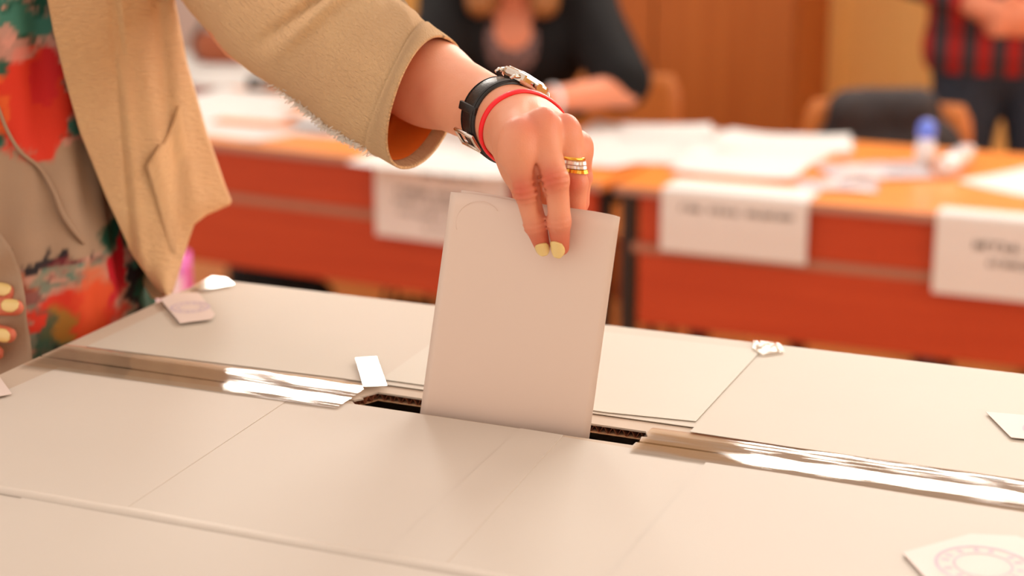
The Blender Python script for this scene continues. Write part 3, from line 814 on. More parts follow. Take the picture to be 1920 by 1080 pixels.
hair_f = cut(cut(union([ball(HP(0, -.1, .12), .225 * .44, (.95, 1.1, 1.02), np.array([np.cross([0, 0, 1], nrm(Bf + Bl * .5)), nrm(Bf + Bl * .5), [0, 0, 1]])), seg(HP(0, -.3, 0), HP(0, -.32, -.7), .07, .05)], .03), half(HP(0, .2, 0), HP(0, 1, .15) - HP(0, 0, 0))), half(HP(0, 0, -1), [0, 0, -1]))
lo, hi = bounds(hair_f, .05); v, f = polygonize(hair_f, lo, hi, .009); mesh_obj('hair', v, f, M['darkhair'], pw, True, True)
for k in (-1, 1):
    sf = union([seg(Bp(k * .075, -.03, .04), Bp(k * .08, .13, .035), .040, .036), seg(Bp(k * .075, -.03, .02), Bp(k * .08, .14, .012), .034, .030)], .02); sf = cut(sf, half([0, 0, .001], [0, 0, -1]))
    lo, hi = bounds(sf, .03); v, f = polygonize(sf, lo, hi, .007); mesh_obj('shoe', v, f, M['shoe'], pw, True, True)

# finger nails
def nail_on(field, tip, base, out, w, ln, name='fingernail', lift=.0004, fwd=0.):
    ax = nrm(tip - base); out = nrm(out - ax * (out @ ax)); sd = np.cross(ax, out)
    T, SS = np.meshgrid(np.linspace(0, 1, 15), np.linspace(-1, 1, 13), indexing='ij')
    hw = w * (1 - np.maximum(0, (T - .45) / .55) ** 2.4 * .62) * (.82 + .18 * np.minimum(1, T / .25))
    tt = T + .12 * SS * SS * (1 - T)
    along = fwd + (tt - .62) * ln
    ang = SS * .85
    D_ = out * np.cos(ang)[..., None] + sd * np.sin(ang)[..., None]
    c2 = tip + ax * np.minimum(0, along)[..., None]
    hit = castv(field, c2.reshape(-1, 3), D_.reshape(-1, 3), 0, .03).reshape(c2.shape)
    h = np.linalg.norm(hit - c2, axis=-1)
    rows = tip + ax * along[..., None] + sd * (SS * hw)[..., None] + out * (np.sqrt(np.maximum(h * h - (SS * hw) ** 2, (h * .45) ** 2)) + lift - .0009 * np.maximum(0, T - .6))[..., None]
    v, f = shell(np.array(rows), False, .0005)
    v2, f2 = shell(np.array(rows), False, -.0004)
    return mesh_obj(name, np.concatenate([v, v2]), f + [[a + len(v) for a in q] for q in f2], M['nail'], body, True, True)
for k, w, ln, tilt in (('i', .0042, .0100, .30), ('m', .0046, .0125, -.05)):
    a, b, c, d = fing[k][0]
    nail_on(ff[k], d, c, dors + tilt * U * -1 * 0 + tilt * U, w, ln)
nail_on(ff['r'], fing['r'][0][3], fing['r'][0][2], V, .005, .013)
for i_, ((t, m), od) in enumerate(zip(tips, (UP * .35 - FW * .9, UP * .30 - FW * .9, -FW * .9 - UP * .15, UP * .2 - FW))):
    nail_on(union(rh[2 * i_:2 * i_ + 2], .004), t, m, od, .0048, .0135)

# ------------------------------------------------------------------ wristwatch
def ring_path(field, c, ax, n0, off, n=64, far=.06):
    sd = np.cross(ax, n0); a = 2 * math.pi * np.arange(n) / n
    return castv(field, c, np.cos(a)[:, None] * n0 + np.sin(a)[:, None] * sd, off, far)
def smooth_ring(R, it=4):
    for _ in range(it): R = (np.roll(R, 1, 0) + R * 2 + np.roll(R, -1, 0)) / 4
    return R
wc = wrist - AX * .015
wt = thing('wristwatch', wc - np.array([0, 0, .03]), 0, 'steel wristwatch on a black leather strap worn on the voting wrist', 'watch')
rows = []
hw = .0088
for s, lift in ((-1, .0006), (-.93, .0024), (-.5, .0030), (.5, .0030), (.93, .0024), (1, .0006)):
    R = smooth_ring(ring_path(hand_field, wc + AX * (s * hw), AX, NX, lift + .0002), 6); rows.append(R)
v, f = [np.concatenate(rows), grid_faces(6, 64, True)]
inner = smooth_ring(ring_path(hand_field, wc, AX, NX, .0001), 6)
strap = mesh_obj('strap', v, f, M['strap'], wt, True, True)
for s in (-.82, .82):
    R = smooth_ring(ring_path(hand_field, wc + AX * (s * hw), AX, NX, .0030), 6)
    v, f = tube_data([*R, R[0]], .00025, 5, False); mesh_obj('stitching', v, f, M['strap'], strap, True, True)
# buckle and keeper on the palm side
lowdir = nrm(-NX * .9 - SX * .45)
sdv = np.cross(AX, NX)
def frame_box(name, c, ex, ey, ez, hx, hy, hz, material, parent, bev=.0008):
    bm = bmesh.new(); add_box(bm, -hx, hx, -hy, hy, -hz, hz, bev=bev)
    vs = [c + ex * x.co.x + ey * x.co.y + ez * x.co.z for x in bm.verts]; bm.verts.index_update(); fs = [[y.index for y in x.verts] for x in bm.faces]; bm.free()
    return mesh_obj(name, vs, fs, material, parent, True, True)
def at_angle(c, ang, off):
    d_ = nrm(NX * math.cos(ang) + sdv * math.sin(ang)); p = cast(hand_field, c, d_, off); p2 = cast(hand_field, c, nrm(NX * math.cos(ang + .2) + sdv * math.sin(ang + .2)), off)
    t = nrm(p2 - p); return p, t, nrm(np.cross(t, AX)) if np.cross(t, AX) @ d_ > 0 else -nrm(np.cross(t, AX))
sgn = 1 if sdv @ SX < 0 else -1                   # towards the thumb side
p, t, n_ = at_angle(wc, sgn * 1.75, .0022)
frame_box('strap_keeper', p, AX, t, n_, .0088, .0028, .0014, M['strap'], wt)
p, t, n_ = at_angle(wc, sgn * 2.45, .0040)
for k in (-1, 1): frame_box('buckle', p + t * k * .006, AX, t, n_, .0098, .0012, .0012, M['steel'], wt)
for k in (-1, 1): frame_box('buckle', p + AX * k * .009, AX, t, n_, .0012, .007, .0012, M['steel'], wt)
# case: rounded slab lying on the back of the wrist
cp = cast(hand_field, wc, NX, .0010) + NX * .0032
ca, cs, cn = AX, nrm(np.cross(NX, AX)), NX
if cs @ SX < 0: cs = -cs
def rounded(hx, hy, r, n=8):
    out = []
    for cx, cy, a0 in ((hx - r, hy - r, 0), (-hx + r, hy - r, 90), (-hx + r, -hy + r, 180), (hx - r, -hy + r, 270)):
        for k in range(n + 1):
            a = math.radians(a0 + 90 * k / n); out.append((cx + r * math.cos(a), cy + r * math.sin(a)))
    return out
def prism(prof, rings, c):
    V_, F_ = [], []
    for sc_, h_ in rings:
        for x, y in prof: V_.append(c + cs * x * sc_ + ca * y * sc_ + cn * h_)
    n = len(prof)
    for i in range(len(rings) - 1):
        F_ += [[i * n + k, i * n + (k + 1) % n, (i + 1) * n + (k + 1) % n, (i + 1) * n + k] for k in range(n)]
    F_ += [list(range(n))[::-1], list(range((len(rings) - 1) * n, len(rings) * n))]
    return V_, F_
prof = rounded(.0148, .0122, .0075)
v, f = prism(prof, [(.86, -.0040), (.97, -.0030), (1, -.0015), (1, .0012), (.965, .0026), (.90, .0030), (.86, .0026)], cp); mesh_obj('case', v, f, M['steel'], wt, True, False)
v, f = prism(prof, [(.84, .0024), (.84, .0027)], cp); mesh_obj('dial', v, f, M['dial'], wt, True)
v, f = prism(prof, [(.855, .0028), (.855, .0034), (.80, .0040)], cp); mesh_obj('watch_glass', v, f, M['glass'], wt, True, True)
for k in (-1, 1):
    for j in (-1, 1):
        v, f = tube_data([cp + cs * k * .0135 + ca * j * .0085 - cn * .0002, cp + cs * k * .0172 + ca * j * .0082 - cn * .0018, cp + cs * k * .0190 + ca * j * .0080 - cn * .0042], [.0016, .0014, .0011], 8); mesh_obj('lug', v, f, M['steel'], wt, True, True)
v, f = tube_data([cp + ca * .0118, cp + ca * .0132, cp + ca * .0133, cp + ca * .0155], [.0012, .0012, .0024, .0024], 14); mesh_obj('crown', v, f, M['steel'], wt, True)

# red silicone band
rc = wrist + AX * .0055
rax = nrm(AX + SX * .06 - NX * .22)
R = smooth_ring(ring_path(hand_field, rc, rax, nrm(NX - rax * (NX @ rax)), .0012, 72), 5)
rows = []
ctr = R.mean(0)
for k in range(10):
    a = 2 * math.pi * k / 10
    rad = (R - rc); rad -= (rad @ rax)[:, None] * rax; rad /= np.linalg.norm(rad, axis=1)[:, None]
    rows.append(R + rad * (.0011 * math.cos(a)) + rax[None] * (.0021 * math.sin(a)))
rows.append(rows[0])
mesh_obj('bracelet', np.concatenate(rows), grid_faces(11, 72, True), M['redcord'], None, False, True)
tag(bpy.data.objects['bracelet'], 'thin bright red band worn below the wristwatch', 'bracelet')

# ring on the ring finger: gold rims, rows of stones
a, b = fing['r'][0][0], fing['r'][0][1]
fa = nrm(nrm(b - a) - RT * .42); gc = a + (b - a) * .56
gr = thing('finger_ring', gc - np.array([0, 0, .01]), 0, 'wide gold ring with rows of clear stones on the ring finger', 'ring')
n0 = nrm(dors - fa * (dors @ fa))
def gring(name, s, half_w, off, material, bumps=0, parent=gr):
    rows = []
    N_ = 96
    for dx, dl_ in ((-1, .0), (-.8, .8), (.8, .8), (1, 0)):
        R = smooth_ring(ring_path(ff['r'], gc + fa * (s + dx * half_w), fa, n0, .0003, N_, .02), 8)
        rad = R - (gc + fa * s); rad -= (rad @ fa)[:, None] * fa; rad /= np.linalg.norm(rad, axis=1)[:, None]
        amp = off * dl_ * (1 + (.22 * np.cos(np.arange(N_) * bumps * 2 * math.pi / N_) if bumps else 0))
        rows.append(R + rad * (np.ones(N_) * amp)[:, None])
    return mesh_obj(name, np.concatenate(rows), grid_faces(4, N_, True), material, parent, True, not bumps)
gring('gold_rim', -.0039, .0010, .0015, M['gold'])
gring('stone_row', -.0015, .0012, .0015, M['crystalstone'], 24)
gring('stone_row', .0011, .0011, .0014, M['crystalstone'], 24)
gring('gold_rim', .0036, .0013, .0016, M['gold'], 24)

# ------------------------------------------------------------------ jacket: sleeve
lowc = [(752, 314), (690, 283), (620, 240), (560, 198), (500, 156), (420, 92), (345, 10), (270, -80), (200, -170)]
upc = [(834, 71), (800, 40), (760, 6), (725, -22), (690, -48), (620, -105), (550, -165), (480, -240), (410, -330)]
dep = [1.222, 1.240, 1.262, 1.283, 1.305, 1.340, 1.375, 1.405, 1.43]
dpt = [.038, .042, .046, .049, .052, .056, .060, .066, .07]     # half depth of the tube
NS, NC = 110, 96
ss = np.linspace(0, 1, NS); kx = np.linspace(0, 1, len(dep))
LX = np.array(lowc, float); UX = np.array(upc, float)
def ip(col): return np.interp(ss, kx, col)
def smooth1(a, n=6):
    for _ in range(n): a = np.concatenate([a[:1], (a[:-2] + 2 * a[1:-1] + a[2:]) / 4, a[-1:]])
    return a
lx, ly, ux, uy, dd, hh = [smooth1(ip(c)) for c in (LX[:, 0], LX[:, 1], UX[:, 0], UX[:, 1], np.array(dep), np.array(dpt))]
P = np.zeros((NS, NC, 3)); CL = np.zeros((NS, NC, 2))
for i in range(NS):
    c = W((lx[i] + ux[i]) / 2, (ly[i] + uy[i]) / 2, dd[i]); t_ = W(ux[i], uy[i], dd[i]) - c
    open_ = math.exp(-(ss[i] / .10) ** 2)         # the cuff is cut at an angle: its far wall reaches further
    back = FW * hh[i] + (RT * .021 - UP * .001) * open_
    front = -FW * hh[i] - (RT * .016 - UP * .002) * open_
    for j in range(NC):
        a = 2 * math.pi * j / NC
        cs_, sn = math.cos(a), math.sin(a)
        e2 = back if sn > 0 else -front
        P[i, j] = c + t_ * (np.sign(cs_) * abs(cs_) ** .92) + e2 * (np.sign(sn) * abs(sn) ** .92)
        CL[i, j] = (ss[i] * .34, a / (2 * math.pi) * .30)
ctr = P.mean(1, keepdims=True); rad = P - ctr; rad /= np.linalg.norm(rad, axis=2, keepdims=True)
II, JJ = np.meshgrid(ss, np.arange(NC) / NC, indexing='ij')
def foldline(i0, j0, i1, j1, w, amp):
    """soft trough between two points (s, angle fraction) of the sleeve"""
    ax_ = np.array([i1 - i0, j1 - j0]); l2 = ax_ @ ax_
    t = np.clip(((II - i0) * ax_[0] + (JJ - j0) * ax_[1]) / l2, 0, 1)
    d = np.hypot((II - i0 - t * ax_[0]) * 1.2, JJ - j0 - t * ax_[1])
    return amp * np.exp(-(d / w) ** 2) * np.sin(np.pi * np.clip(t * .9 + .05, 0, 1))
disp = -foldline(.485, .92, .555, .62, .0135, .0095) + foldline(.445, .92, .51, .62, .026, .0075) - foldline(.64, .9, .70, .66, .03, .004)
disp += -foldline(.34, .93, .18, .82, .03, .0020) + foldline(.25, .95, .12, .86, .03, .0016) - foldline(.70, .90, .62, .72, .035, .004)
disp += (vnoise(II * 7, JJ * 5, 3, 3) - .5) * .006 * np.clip(II * 6, 0, 1)
seam_s = .125                                     # hem stitching line
disp += -.0016 * np.exp(-((II - seam_s) / .0065) ** 2) + .0010 * (II < seam_s)
P = P + rad * disp[..., None]
jk = thing  # (jacket is a part of the person)
v, f = shell(P[:, ::-1], True, .0018)
Psl = np.concatenate([P[:, ::-1].reshape(-1, 3)] * 2)
jacket_bits = [(v, f, np.concatenate([CL[:, ::-1].reshape(-1, 2)] * 2))]

# ------------------------------------------------------------------ jacket: left front panel with side and back
ys = np.concatenate([np.linspace(-420, 340, 110), np.linspace(345, 560, 60)])
le = lambda y: np.interp(y, [-420, -200, 0, 60, 150, 250, 370, 480, 545, 562], [70, 82, 90, 101, 123, 151, 199, 249, 296, 314])
re = lambda y: np.interp(y, [-420, -200, -10, 110, 250, 340, 374, 381, 390, 402, 420, 450, 500, 540, 562], [300, 306, 322, 345, 385, 417, 431, 430, 412, 385, 362, 352, 338, 326, 318])
def jd(x, y): return 1.352 + (x - 90) * .000404 + (y - 300) * .000107
NF, NBK = 70, 40
Q = np.zeros((len(ys), NF + NBK, 3)); CQ = np.zeros((len(ys), NF + NBK, 2))
rnd = np.random.RandomState(5)
for i, y in enumerate(ys):
    a, b = le(y), re(y)
    wfull = np.interp(y, [-420, 340], [230, 320])
    for j in range(NF):
        s = j / (NF - 1); x = a + (b - a) * s
        d = jd(x, y) - .012 * math.sin(min(1, s * 1.0) * math.pi) + .0 
        # pleats and seams (distance towards the viewer in metres)
        sx = np.interp(y, [-420, 0, 540], [200, 207, 255])          # placket seam
        d += .0022 * math.exp(-((x - sx) / 5) ** 2) - .0030 * math.exp(-((x - sx - 16) / 11) ** 2)
        if y < 170: d += .0050 * math.exp(-((x - (217 + y * .13)) / 7) ** 2) * min(1, (170 - y) / 90)
        lx2 = np.interp(y, [-420, 0, 200, 420], [292, 297, 312, 345])
        d += .0050 * math.exp(-((x - lx2) / 14) ** 2) * np.interp(y, [180, 330], [1, .3]) - .003 * math.exp(-((x - lx2 - 26) / 16) ** 2)
        lx3 = np.interp(y, [60, 250, 420], [262, 290, 315]); d -= .0035 * math.exp(-((x - lx3) / 18) ** 2) * np.interp(y, [60, 140], [0, 1])
        d += .0022 * math.sin(x * .021 + y * .006) * math.sin(y * .011 + 1)
        Q[i, j] = W(x, y, d); CQ[i, j] = (x / 2400, y / 2400)
    p0 = Q[i, NF - 1]; pin = Q[i, NF - 2]
    ext = np.interp(y, [300, 400, 560], [1, .45, .08])
    for k in range(NBK):                           # round the side and across the back
        t = (k + 1) / NBK; an = t * math.pi * .62
        r1 = .13 * ext
        Q[i, NF + k] = p0 + FW * (r1 * math.sin(an)) * 1.25 - RT * (r1 * (1 - math.cos(an)) * 1.2) + np.array([0, 0, 0])
        CQ[i, NF + k] = (b / 2400 + t * .15 * ext, y / 2400)
v, f = shell(Q, False, .0018); jacket_bits.append((v, f, np.concatenate([CQ.reshape(-1, 2)] * 2)))
# right front panel and right sleeve (mostly out of frame)
Q2 = np.zeros((60, 40, 3)); C2 = np.zeros((60, 40, 2))
for i, z in enumerate(np.linspace(sh_l[2] + .01, 1.12, 60)):
    for j in range(40):
        an = math.radians(np.interp(j, [0, 39], [118 + 4 * (i / 59), 262])); ra, rb_ = .205, .158
        Q2[i, j] = Bp(ra * math.cos(an), rb_ * math.sin(an), z); C2[i, j] = (an * .2, z)
v, f = shell(Q2, False, .0018); jacket_bits.append((v, f, np.concatenate([C2.reshape(-1, 2)] * 2)))
rp_ = smoothpath([sh_r + np.array([.02, 0, .0]), sh_r * .5 + r_el * .5, r_el, r_el * .55 + r_wr * .45], 40); rr = np.interp(np.arange(40), [0, 12, 39], [.075, .068, .055])
v, f = tube_data(rp_, list(rr), 28, False); jacket_bits.append((v, f, np.array([(i // 28 * .01, i % 28 * .01) for i in range(len(v))])))
vv, ff_, cc, nb_ = [], [], [], 0
for v, f, c in jacket_bits:
    vv.append(np.array(v)); ff_ += [[a + nb_ for a in q] for q in f]; cc.append(c); nb_ += len(v)
jacket = mesh_obj('jacket', np.concatenate(vv), ff_, M['jacket'], pw, True, True, cloth=np.concatenate(cc))
# orange lining inside the sleeve, set back behind the cuff facing
ln_i = [i for i in range(NS) if .036 < ss[i] < .8]
Pl = P[ln_i] - rad[ln_i] * .0030
v = Pl.reshape(-1, 3); mesh_obj('lining', v, grid_faces(len(ln_i), NC, True), M['lining'], jacket, True, True)
# frayed fringe of fine threads along the underside seam
V_, F_ = [], []
rg = random.Random(3)
for k in range(520):
    s = rg.triangular(.10, .5, .2); i = int(s * (NS - 1)); j = int(NC * .5) + int(rg.triangular(-1, 6, 0))
    p = P[i, j]; n_ = rad[i, j]; d_ = nrm(n_ * rg.uniform(.3, 1) + RT * rg.uniform(-.9, .9) + UP * rg.uniform(-.6, .6) - FW * rg.uniform(-.2, .9)); l_ = rg.uniform(.002, .0055)
    q = [p, p + d_ * l_ * .6, p + d_ * l_ + RT * rg.uniform(-.001, .001)]
    v, f = tube_data(q, .00030, 3); b0 = len(V_); V_ += list(v); F_ += [[a + b0 for a in x] for x in f]
fr_o = mesh_obj('seam_fringe', V_, F_, M['frame'], jacket, True); fr_o['kind'] = 'stuff'
# welt pocket: raised patch following the panel
def panel_pt(x, y, out=0.):
    i = np.interp(y, ys, np.arange(len(ys))); a, b = le(y), re(y); j = np.clip((x - a) / (b - a), 0, 1) * (NF - 1)
    i0, j0 = int(min(i, len(ys) - 2)), int(min(j, NF - 2)); fi, fj = i - i0, j - j0
    p = (Q[i0, j0] * (1 - fj) + Q[i0, j0 + 1] * fj) * (1 - fi) + (Q[i0 + 1, j0] * (1 - fj) + Q[i0 + 1, j0 + 1] * fj) * fi
    return p - nrm(ray(x, y)) * out
rows = []
for t in np.linspace(0, 1, 40):                   # left edge runs from the open corner down, right edge fades into the panel
    xl = np.interp(t, [0, .02, 1], [278, 277, 322]); yl = np.interp(t, [0, 1], [312, 472])
    xr = np.interp(t, [0, .3, 1], [337, 352, 330]); yr = np.interp(t, [0, 1], [197, 476])
    row = []
    for s in np.linspace(0, 1, 24):
        bend = 10 * math.sin(s * math.pi) * (1 - t) * (1 if s > .4 else .4)
        row.append(panel_pt(xl + (xr - xl) * s + bend * .4, yl + (yr - yl) * s + bend, .0028 * (1 - s ** 2) * (1 - .6 * t) + .0004 + .0022 * (1 - t) ** 6))
    rows.append(row)
v, f = shell(np.array(rows), False, .0012)
cl = np.array([(x, y) for y in np.linspace(.13, .2, 40) for x in np.linspace(.115, .14, 24)])
mesh_obj('pocket', v, f, M['jacket'], jacket, True, True, cloth=np.concatenate([cl, cl]))

# ------------------------------------------------------------------ printed dress
zs = np.linspace(1.56, .62, 300); an_ = np.radians(np.concatenate([np.linspace(-60, 170, 260), np.linspace(174, 296, 32)]))
G = np.zeros((len(zs), len(an_), 3))
for i, z in enumerate(zs):
    a = np.interp(z, [.62, 1.0, 1.12, 1.22, 1.35, 1.5, 1.56], [.182, .176, .166, .150, .150, .150, .10]); b = np.interp(z, [.62, 1.0, 1.12, 1.22, 1.35, 1.5, 1.56], [.124, .120, .112, .104, .104, .10, .06])
    pl = .0035 * np.sin(an_ * 9 + 2 * math.sin(z * 5)) * np.interp(z, [.62, 1.15, 1.3], [1.3, 1, .6]) + .002 * np.sin(an_ * 23 + z * 8)
    G[i] = Bc[None] + Bl[None] * ((a + pl) * np.cos(an_))[:, None] + Bf[None] * ((b + pl) * np.sin(an_))[:, None] + np.array([0, 0, z])[None]
flatG = G.reshape(-1, 3)
gx = 960 + 2470 * flatG[:, 0]; gy = 560 + (1.137 - flatG[:, 2]) * 2470       # fabric chart: flat layout of the print on the cloth
w1 = (vnoise(gx / 28, gy / 28, 11) - .5) * 60; w2 = (vnoise(gx / 28 + 50, gy / 28, 12) - .5) * 60
X, Y = gx + w1, gy + w2
n3 = vnoise(gx / 20, gy / 12, 13); n4 = vnoise(gx / 50, gy / 40, 14); n5 = vnoise(gx / 9, gy / 30, 15)
C_ = dict(cream=(174, 146, 120), grey=(146, 126, 108), red=(222, 52, 24), orange=(236, 104, 40), crimson=(206, 10, 36), green=(16, 84, 66), teal=(62, 128, 112), black=(30, 24, 30), pink=(226, 158, 144), olive=(158, 132, 44), wine=(120, 34, 44))
C_ = {k: np.array(lin(v)) for k, v in C_.items()}
col = np.tile(C_['cream'], (len(gx), 1)) * (1 - n4[:, None] * .35) + C_['grey'] * n4[:, None] * .35
def paint(mask, c, soft=.12, alpha=1.):
    global col
    k = np.clip(mask / soft + .5, 0, 1)[:, None] * alpha; col = col * (1 - k) + C_[c] * k
def blob(x, y, rx, ry): return 1 - np.hypot((X - x) / rx, (Y - y) / ry)
lower = np.clip((gy - 445) / 20, 0, 1)
# lower band of dense brush marks
paint(np.where(lower > .3, n4 - .40, -1), 'pink', .2, .5); paint(np.where(lower > .3, n3 - .56, -1), 'teal', .1, .7)
paint(blob(128, 555, 62, 60), 'red', .3); paint(blob(98, 585, 26, 40), 'olive', .5, .8); paint(blob(150, 540, 24, 70), 'orange', .5, .5)
paint(blob(75, 600, 22, 60), 'green', .4, .8); paint(blob(60, 560, 26, 16), 'red', .3); paint(blob(130, 632, 44, 22), 'green', .3); paint(blob(78, 640, 12, 26), 'black', .3, .8)
paint(blob(62, 500, 22, 20), 'wine', .3, .7); paint(blob(95, 470, 60, 10), 'teal', .4, .5)
paint(blob(210, 420, 50, 38), 'green', .2); paint(blob(186, 490, 16, 62), 'crimson', .15); paint(blob(225, 470, 16, 42), 'pink', .3); paint(blob(222, 470, 7, 24), 'black', .3)
paint(blob(238, 530, 24, 70), 'teal', .3); paint(blob(212, 560, 12, 60), 'black', .3); paint(blob(262, 545, 12, 75), 'black', .25); paint(blob(228, 575, 14, 40), 'green', .3)
paint(blob(95, 445, 60, 12) - (n5 - .35) * 2.0, 'black', .2); paint(blob(125, 452, 40, 8), 'wine', .4, .8); paint(blob(6, 425, 16, 22), 'green', .3)
paint(blob(10, 480, 50, 45) + (n3 - .6) * 2, 'orange', .3, .6); paint(blob(25, 490, 30, 30) + (n3 - .6) * 2, 'wine', .3, .6)
# upper band: big red flower on green and pink
paint(np.where(gy < 205 + 40 * n3, .3, -1), 'pink', .2, .6); paint(np.where(gy < 220, n3 - .52, -1), 'green', .12); paint(np.where(gy < 215, n4 - .58, -1), 'teal', .1)
paint(blob(18, 160, 34, 50), 'orange', .2); paint(blob(78, 150, 62, 100), 'red', .12); paint(blob(100, 110, 20, 60), 'crimson', .3, .7); paint(blob(30, 150, 10, 60), 'orange', .4, .8)
paint(blob(4, 214, 28, 14), 'green', .3); paint(blob(10, 55, 40, 45), 'green', .25, .9); paint(blob(50, 40, 30, 30), 'pink', .3, .7)
v, f = shell(G[:, ::-1], True, .0012)
colr = col.reshape(len(zs), len(an_), 3)[:, ::-1].reshape(-1, 3)
dress = mesh_obj('dress', v, f, M['print_dress'], pw, True, True, np.concatenate([colr, colr]))
def dress_pt(x, y, out=.002):
    j = np.argmin((gx - x) ** 2 + (gy - y) ** 2 + np.where((flatG - Bc) @ Bf < 0, 1e6, 0)); return flatG[j] - nrm(ray(x, y)) * out
pts = [dress_pt(a, b, .0035) for a, b in ((8, 90), (22, 130), (38, 180), (55, 228), (78, 270), (98, 318), (112, 360), (132, 398), (142, 420))]
v, f = tube_data(smoothpath(pts, 60), list(np.interp(np.arange(60), [0, 28, 50, 59], [.0012, .0016, .0026, .0016])), 8); mesh_obj('tie_cord', v, f, M['beigefabric'], dress, True, True)
rows = []
for y in np.linspace(420, 760, 40):
    xr = np.interp(y, [420, 470, 512, 560, 680, 760], [-12, 22, 38, 46, 60, 66])
    rows.append([W(x, y, 1.338 + (y - 600) * .00008 + .004 * math.sin(y * .05 + x * .03) + .02 * ((xr - x) / 170) ** 2 * .2) for x in np.linspace(xr - 170, xr, 24)])
v, f = shell(np.array(rows), False, .0015); mesh_obj('side_panel', v, f, M['beigefabric'], dress, True, True)

# ------------------------------------------------------------------ desks
def glyph_rows(w, h, rows, seed):
    """rows of blocky letter strokes; rows = [(x0, x1, ymid, height)] in sheet coordinates"""
    rg = random.Random(seed); V_, F_ = [], []
    def q(x0, x1, y0, y1):
        b = len(V_); V_.extend([[x0, y0], [x1, y0], [x1, y1], [x0, y1]]); F_.append([b, b + 1, b + 2, b + 3])
    for x0, x1, ym, ht in rows:
        x = x0; cw = ht * .62; sw = ht * .17
        left = rg.randint(2, 7)
        while x + cw < x1:
            if left == 0:
                x += cw * .8; left = rg.randint(3, 9); continue
            left -= 1; y0, y1 = ym - ht / 2, ym + ht / 2
            k = rg.randint(0, 4)
            q(x, x + sw, y0, y1)
            if k in (0, 1, 3): q(x, x + cw * .8, y1 - sw, y1)
            if k in (0, 2): q(x, x + cw * .8, y0, y0 + sw)
            if k in (1, 4): q(x, x + cw * .8, ym - sw / 2, ym + sw / 2)
            if k in (3, 4): q(x + cw * .8 - sw, x + cw * .8, y0, y1)
            x += cw
    return V_, F_
def desk(org, rz, w, label, depth=.64):
    t = thing('school_desk', org, rz, label, 'desk', 'school desks behind the ballot box')
    top = boxo('desk_top', (0, w, 0, depth, .732, .75), M['deskwood'], t, .002)
    boxo('edge_band', (0, w, -.0035, -.0002, .7325, .7495), M['edgeband'], top, .0008)
    boxo('front_board', (.05, w - .02, .012, .03, .632, .730), M['laminate'], t, .002)
    boxo('front_board', (.05, w - .02, .012, .03, .462, .612), M['laminate'], t, .002)
    boxo('metal_rail', (.035, w - .01, .010, .032, .613, .631), M['greybar'], t, .002)
    for x in (.018, w - .018):
        for y in (.05, depth - .05): boxo('leg', (x - .015, x + .015, y - .015, y + .015, .0, .731), M['blackmetal'], t, .003)
        boxo('side_rail', (x - .012, x + .012, .066, depth - .066, .69, .72), M['blackmetal'], t, .002)
    boxo('back_rail', (.035, w - .035, depth - .06, depth - .04, .69, .72), M['blackmetal'], t, .002)
    return t
def frame_of(o): return FRAME[o]
dR = desk(L(-.757, 2.362, 0), RZ, 1.35, 'orange wooden desk with a red-brown front, below the standing person')
rL = RZ - math.radians(4.4)
dLw = np.array([math.cos(rL), math.sin(rL), 0])
dL = desk(L(-.783, 2.364, 0) - dLw * 1.35, rL, 1.35, 'orange wooden desk with a red-brown front, nearest to the cream jacket')
dF = desk(L(-.83, 3.03, 0) - dLw * 1.75, rL, 1.2, 'orange wooden desk in the second row, mostly under white papers')

def on_desk(px, py, dsk, z=.75):
    p = FRAME[dsk].inverted() @ Vector(Wz(px, py, z)); return p.x, p.y
def on_front(px, py, dsk, y=-.006):
    Mi = FRAME[dsk]; n = np.array(Mi.to_3x3() @ Vector((0, 1, 0))); p0 = np.array(Mi @ Vector((0, y, 0)))
    r = ray(px, py); t = ((p0 - CAM) @ n) / (r @ n); p = Mi.inverted() @ Vector(CAM + r * t); return p.x, p.z
def sign(dsk, pxl, pxr, py_bot, fold, rows, seed, label, lift=0., flare=.0):
    """paper hung over the front edge of a desk, the upper part lying on the desk top"""
    x0, _ = on_front(pxl, py_bot, dsk); x1, zb = on_front(pxr, py_bot, dsk)
    Fm = FRAME[dsk]; org = Fm @ Vector(((x0 + x1) / 2, -.006, .75))
    t = thing('paper_sign', org, Fm.to_euler().z, label, 'sign', 'printed paper signs hung on the desk fronts')
    hw = (x1 - x0) / 2; hd = .75 - zb
    prof = [(fold, .0028 + lift), (.01, .0032 + lift), (0, .0030 + lift), (-.0045 - lift, -.001), (-.006 - lift, -.012), (-.007 - lift - flare * .5, -hd * .5), (-.006 - lift - flare, -hd)]
    prof = [(a + .006, b) for a, b in prof]
    rows_ = np.array([[[x, a, b] for x in np.linspace(-hw, hw, 6)] for a, b in prof])
    v, f = shell(rows_, False, .0004); sh = mesh_obj('sheet', v, f, M['paper'], t)
    g, gf = glyph_rows(0, 0, rows, seed)
    if g:
        g = [[-hw + a * 2 * hw, -.0025 - lift - flare * (b), -b * hd] for a, b in g]; mesh_obj('printed_lines', g, gf, M['ink'], sh)
    return t
def R_(x0, x1, y, h): return (x0, x1, y, h)
sign(dL, 708, 952, 458, .06, [R_(.36, .80, .14, .055)], 3, 'upper white printed sheet on the desk front behind the ballot')
s1 = sign(dL, 706, 940, 470, .015, [R_(.18, .95, .36, .075), R_(.16, .95, .5, .06), R_(.2, .92, .66, .055), R_(.4, .8, .82, .045)], 5, 'lower white sheet with several printed lines on the desk front behind the ballot', lift=.0016)
sign(dR, 1237, 1511, 497, .10, [R_(.14, .92, .26, .085)], 8, 'white sign with one printed line hung at the left end of the right desk')
sign(dR, 1745, 2035, 578, .05, [R_(.26, .9, .34, .10), R_(.36, .8, .55, .075)], 9, 'white sign with two printed lines cut off by the right edge of the photo')

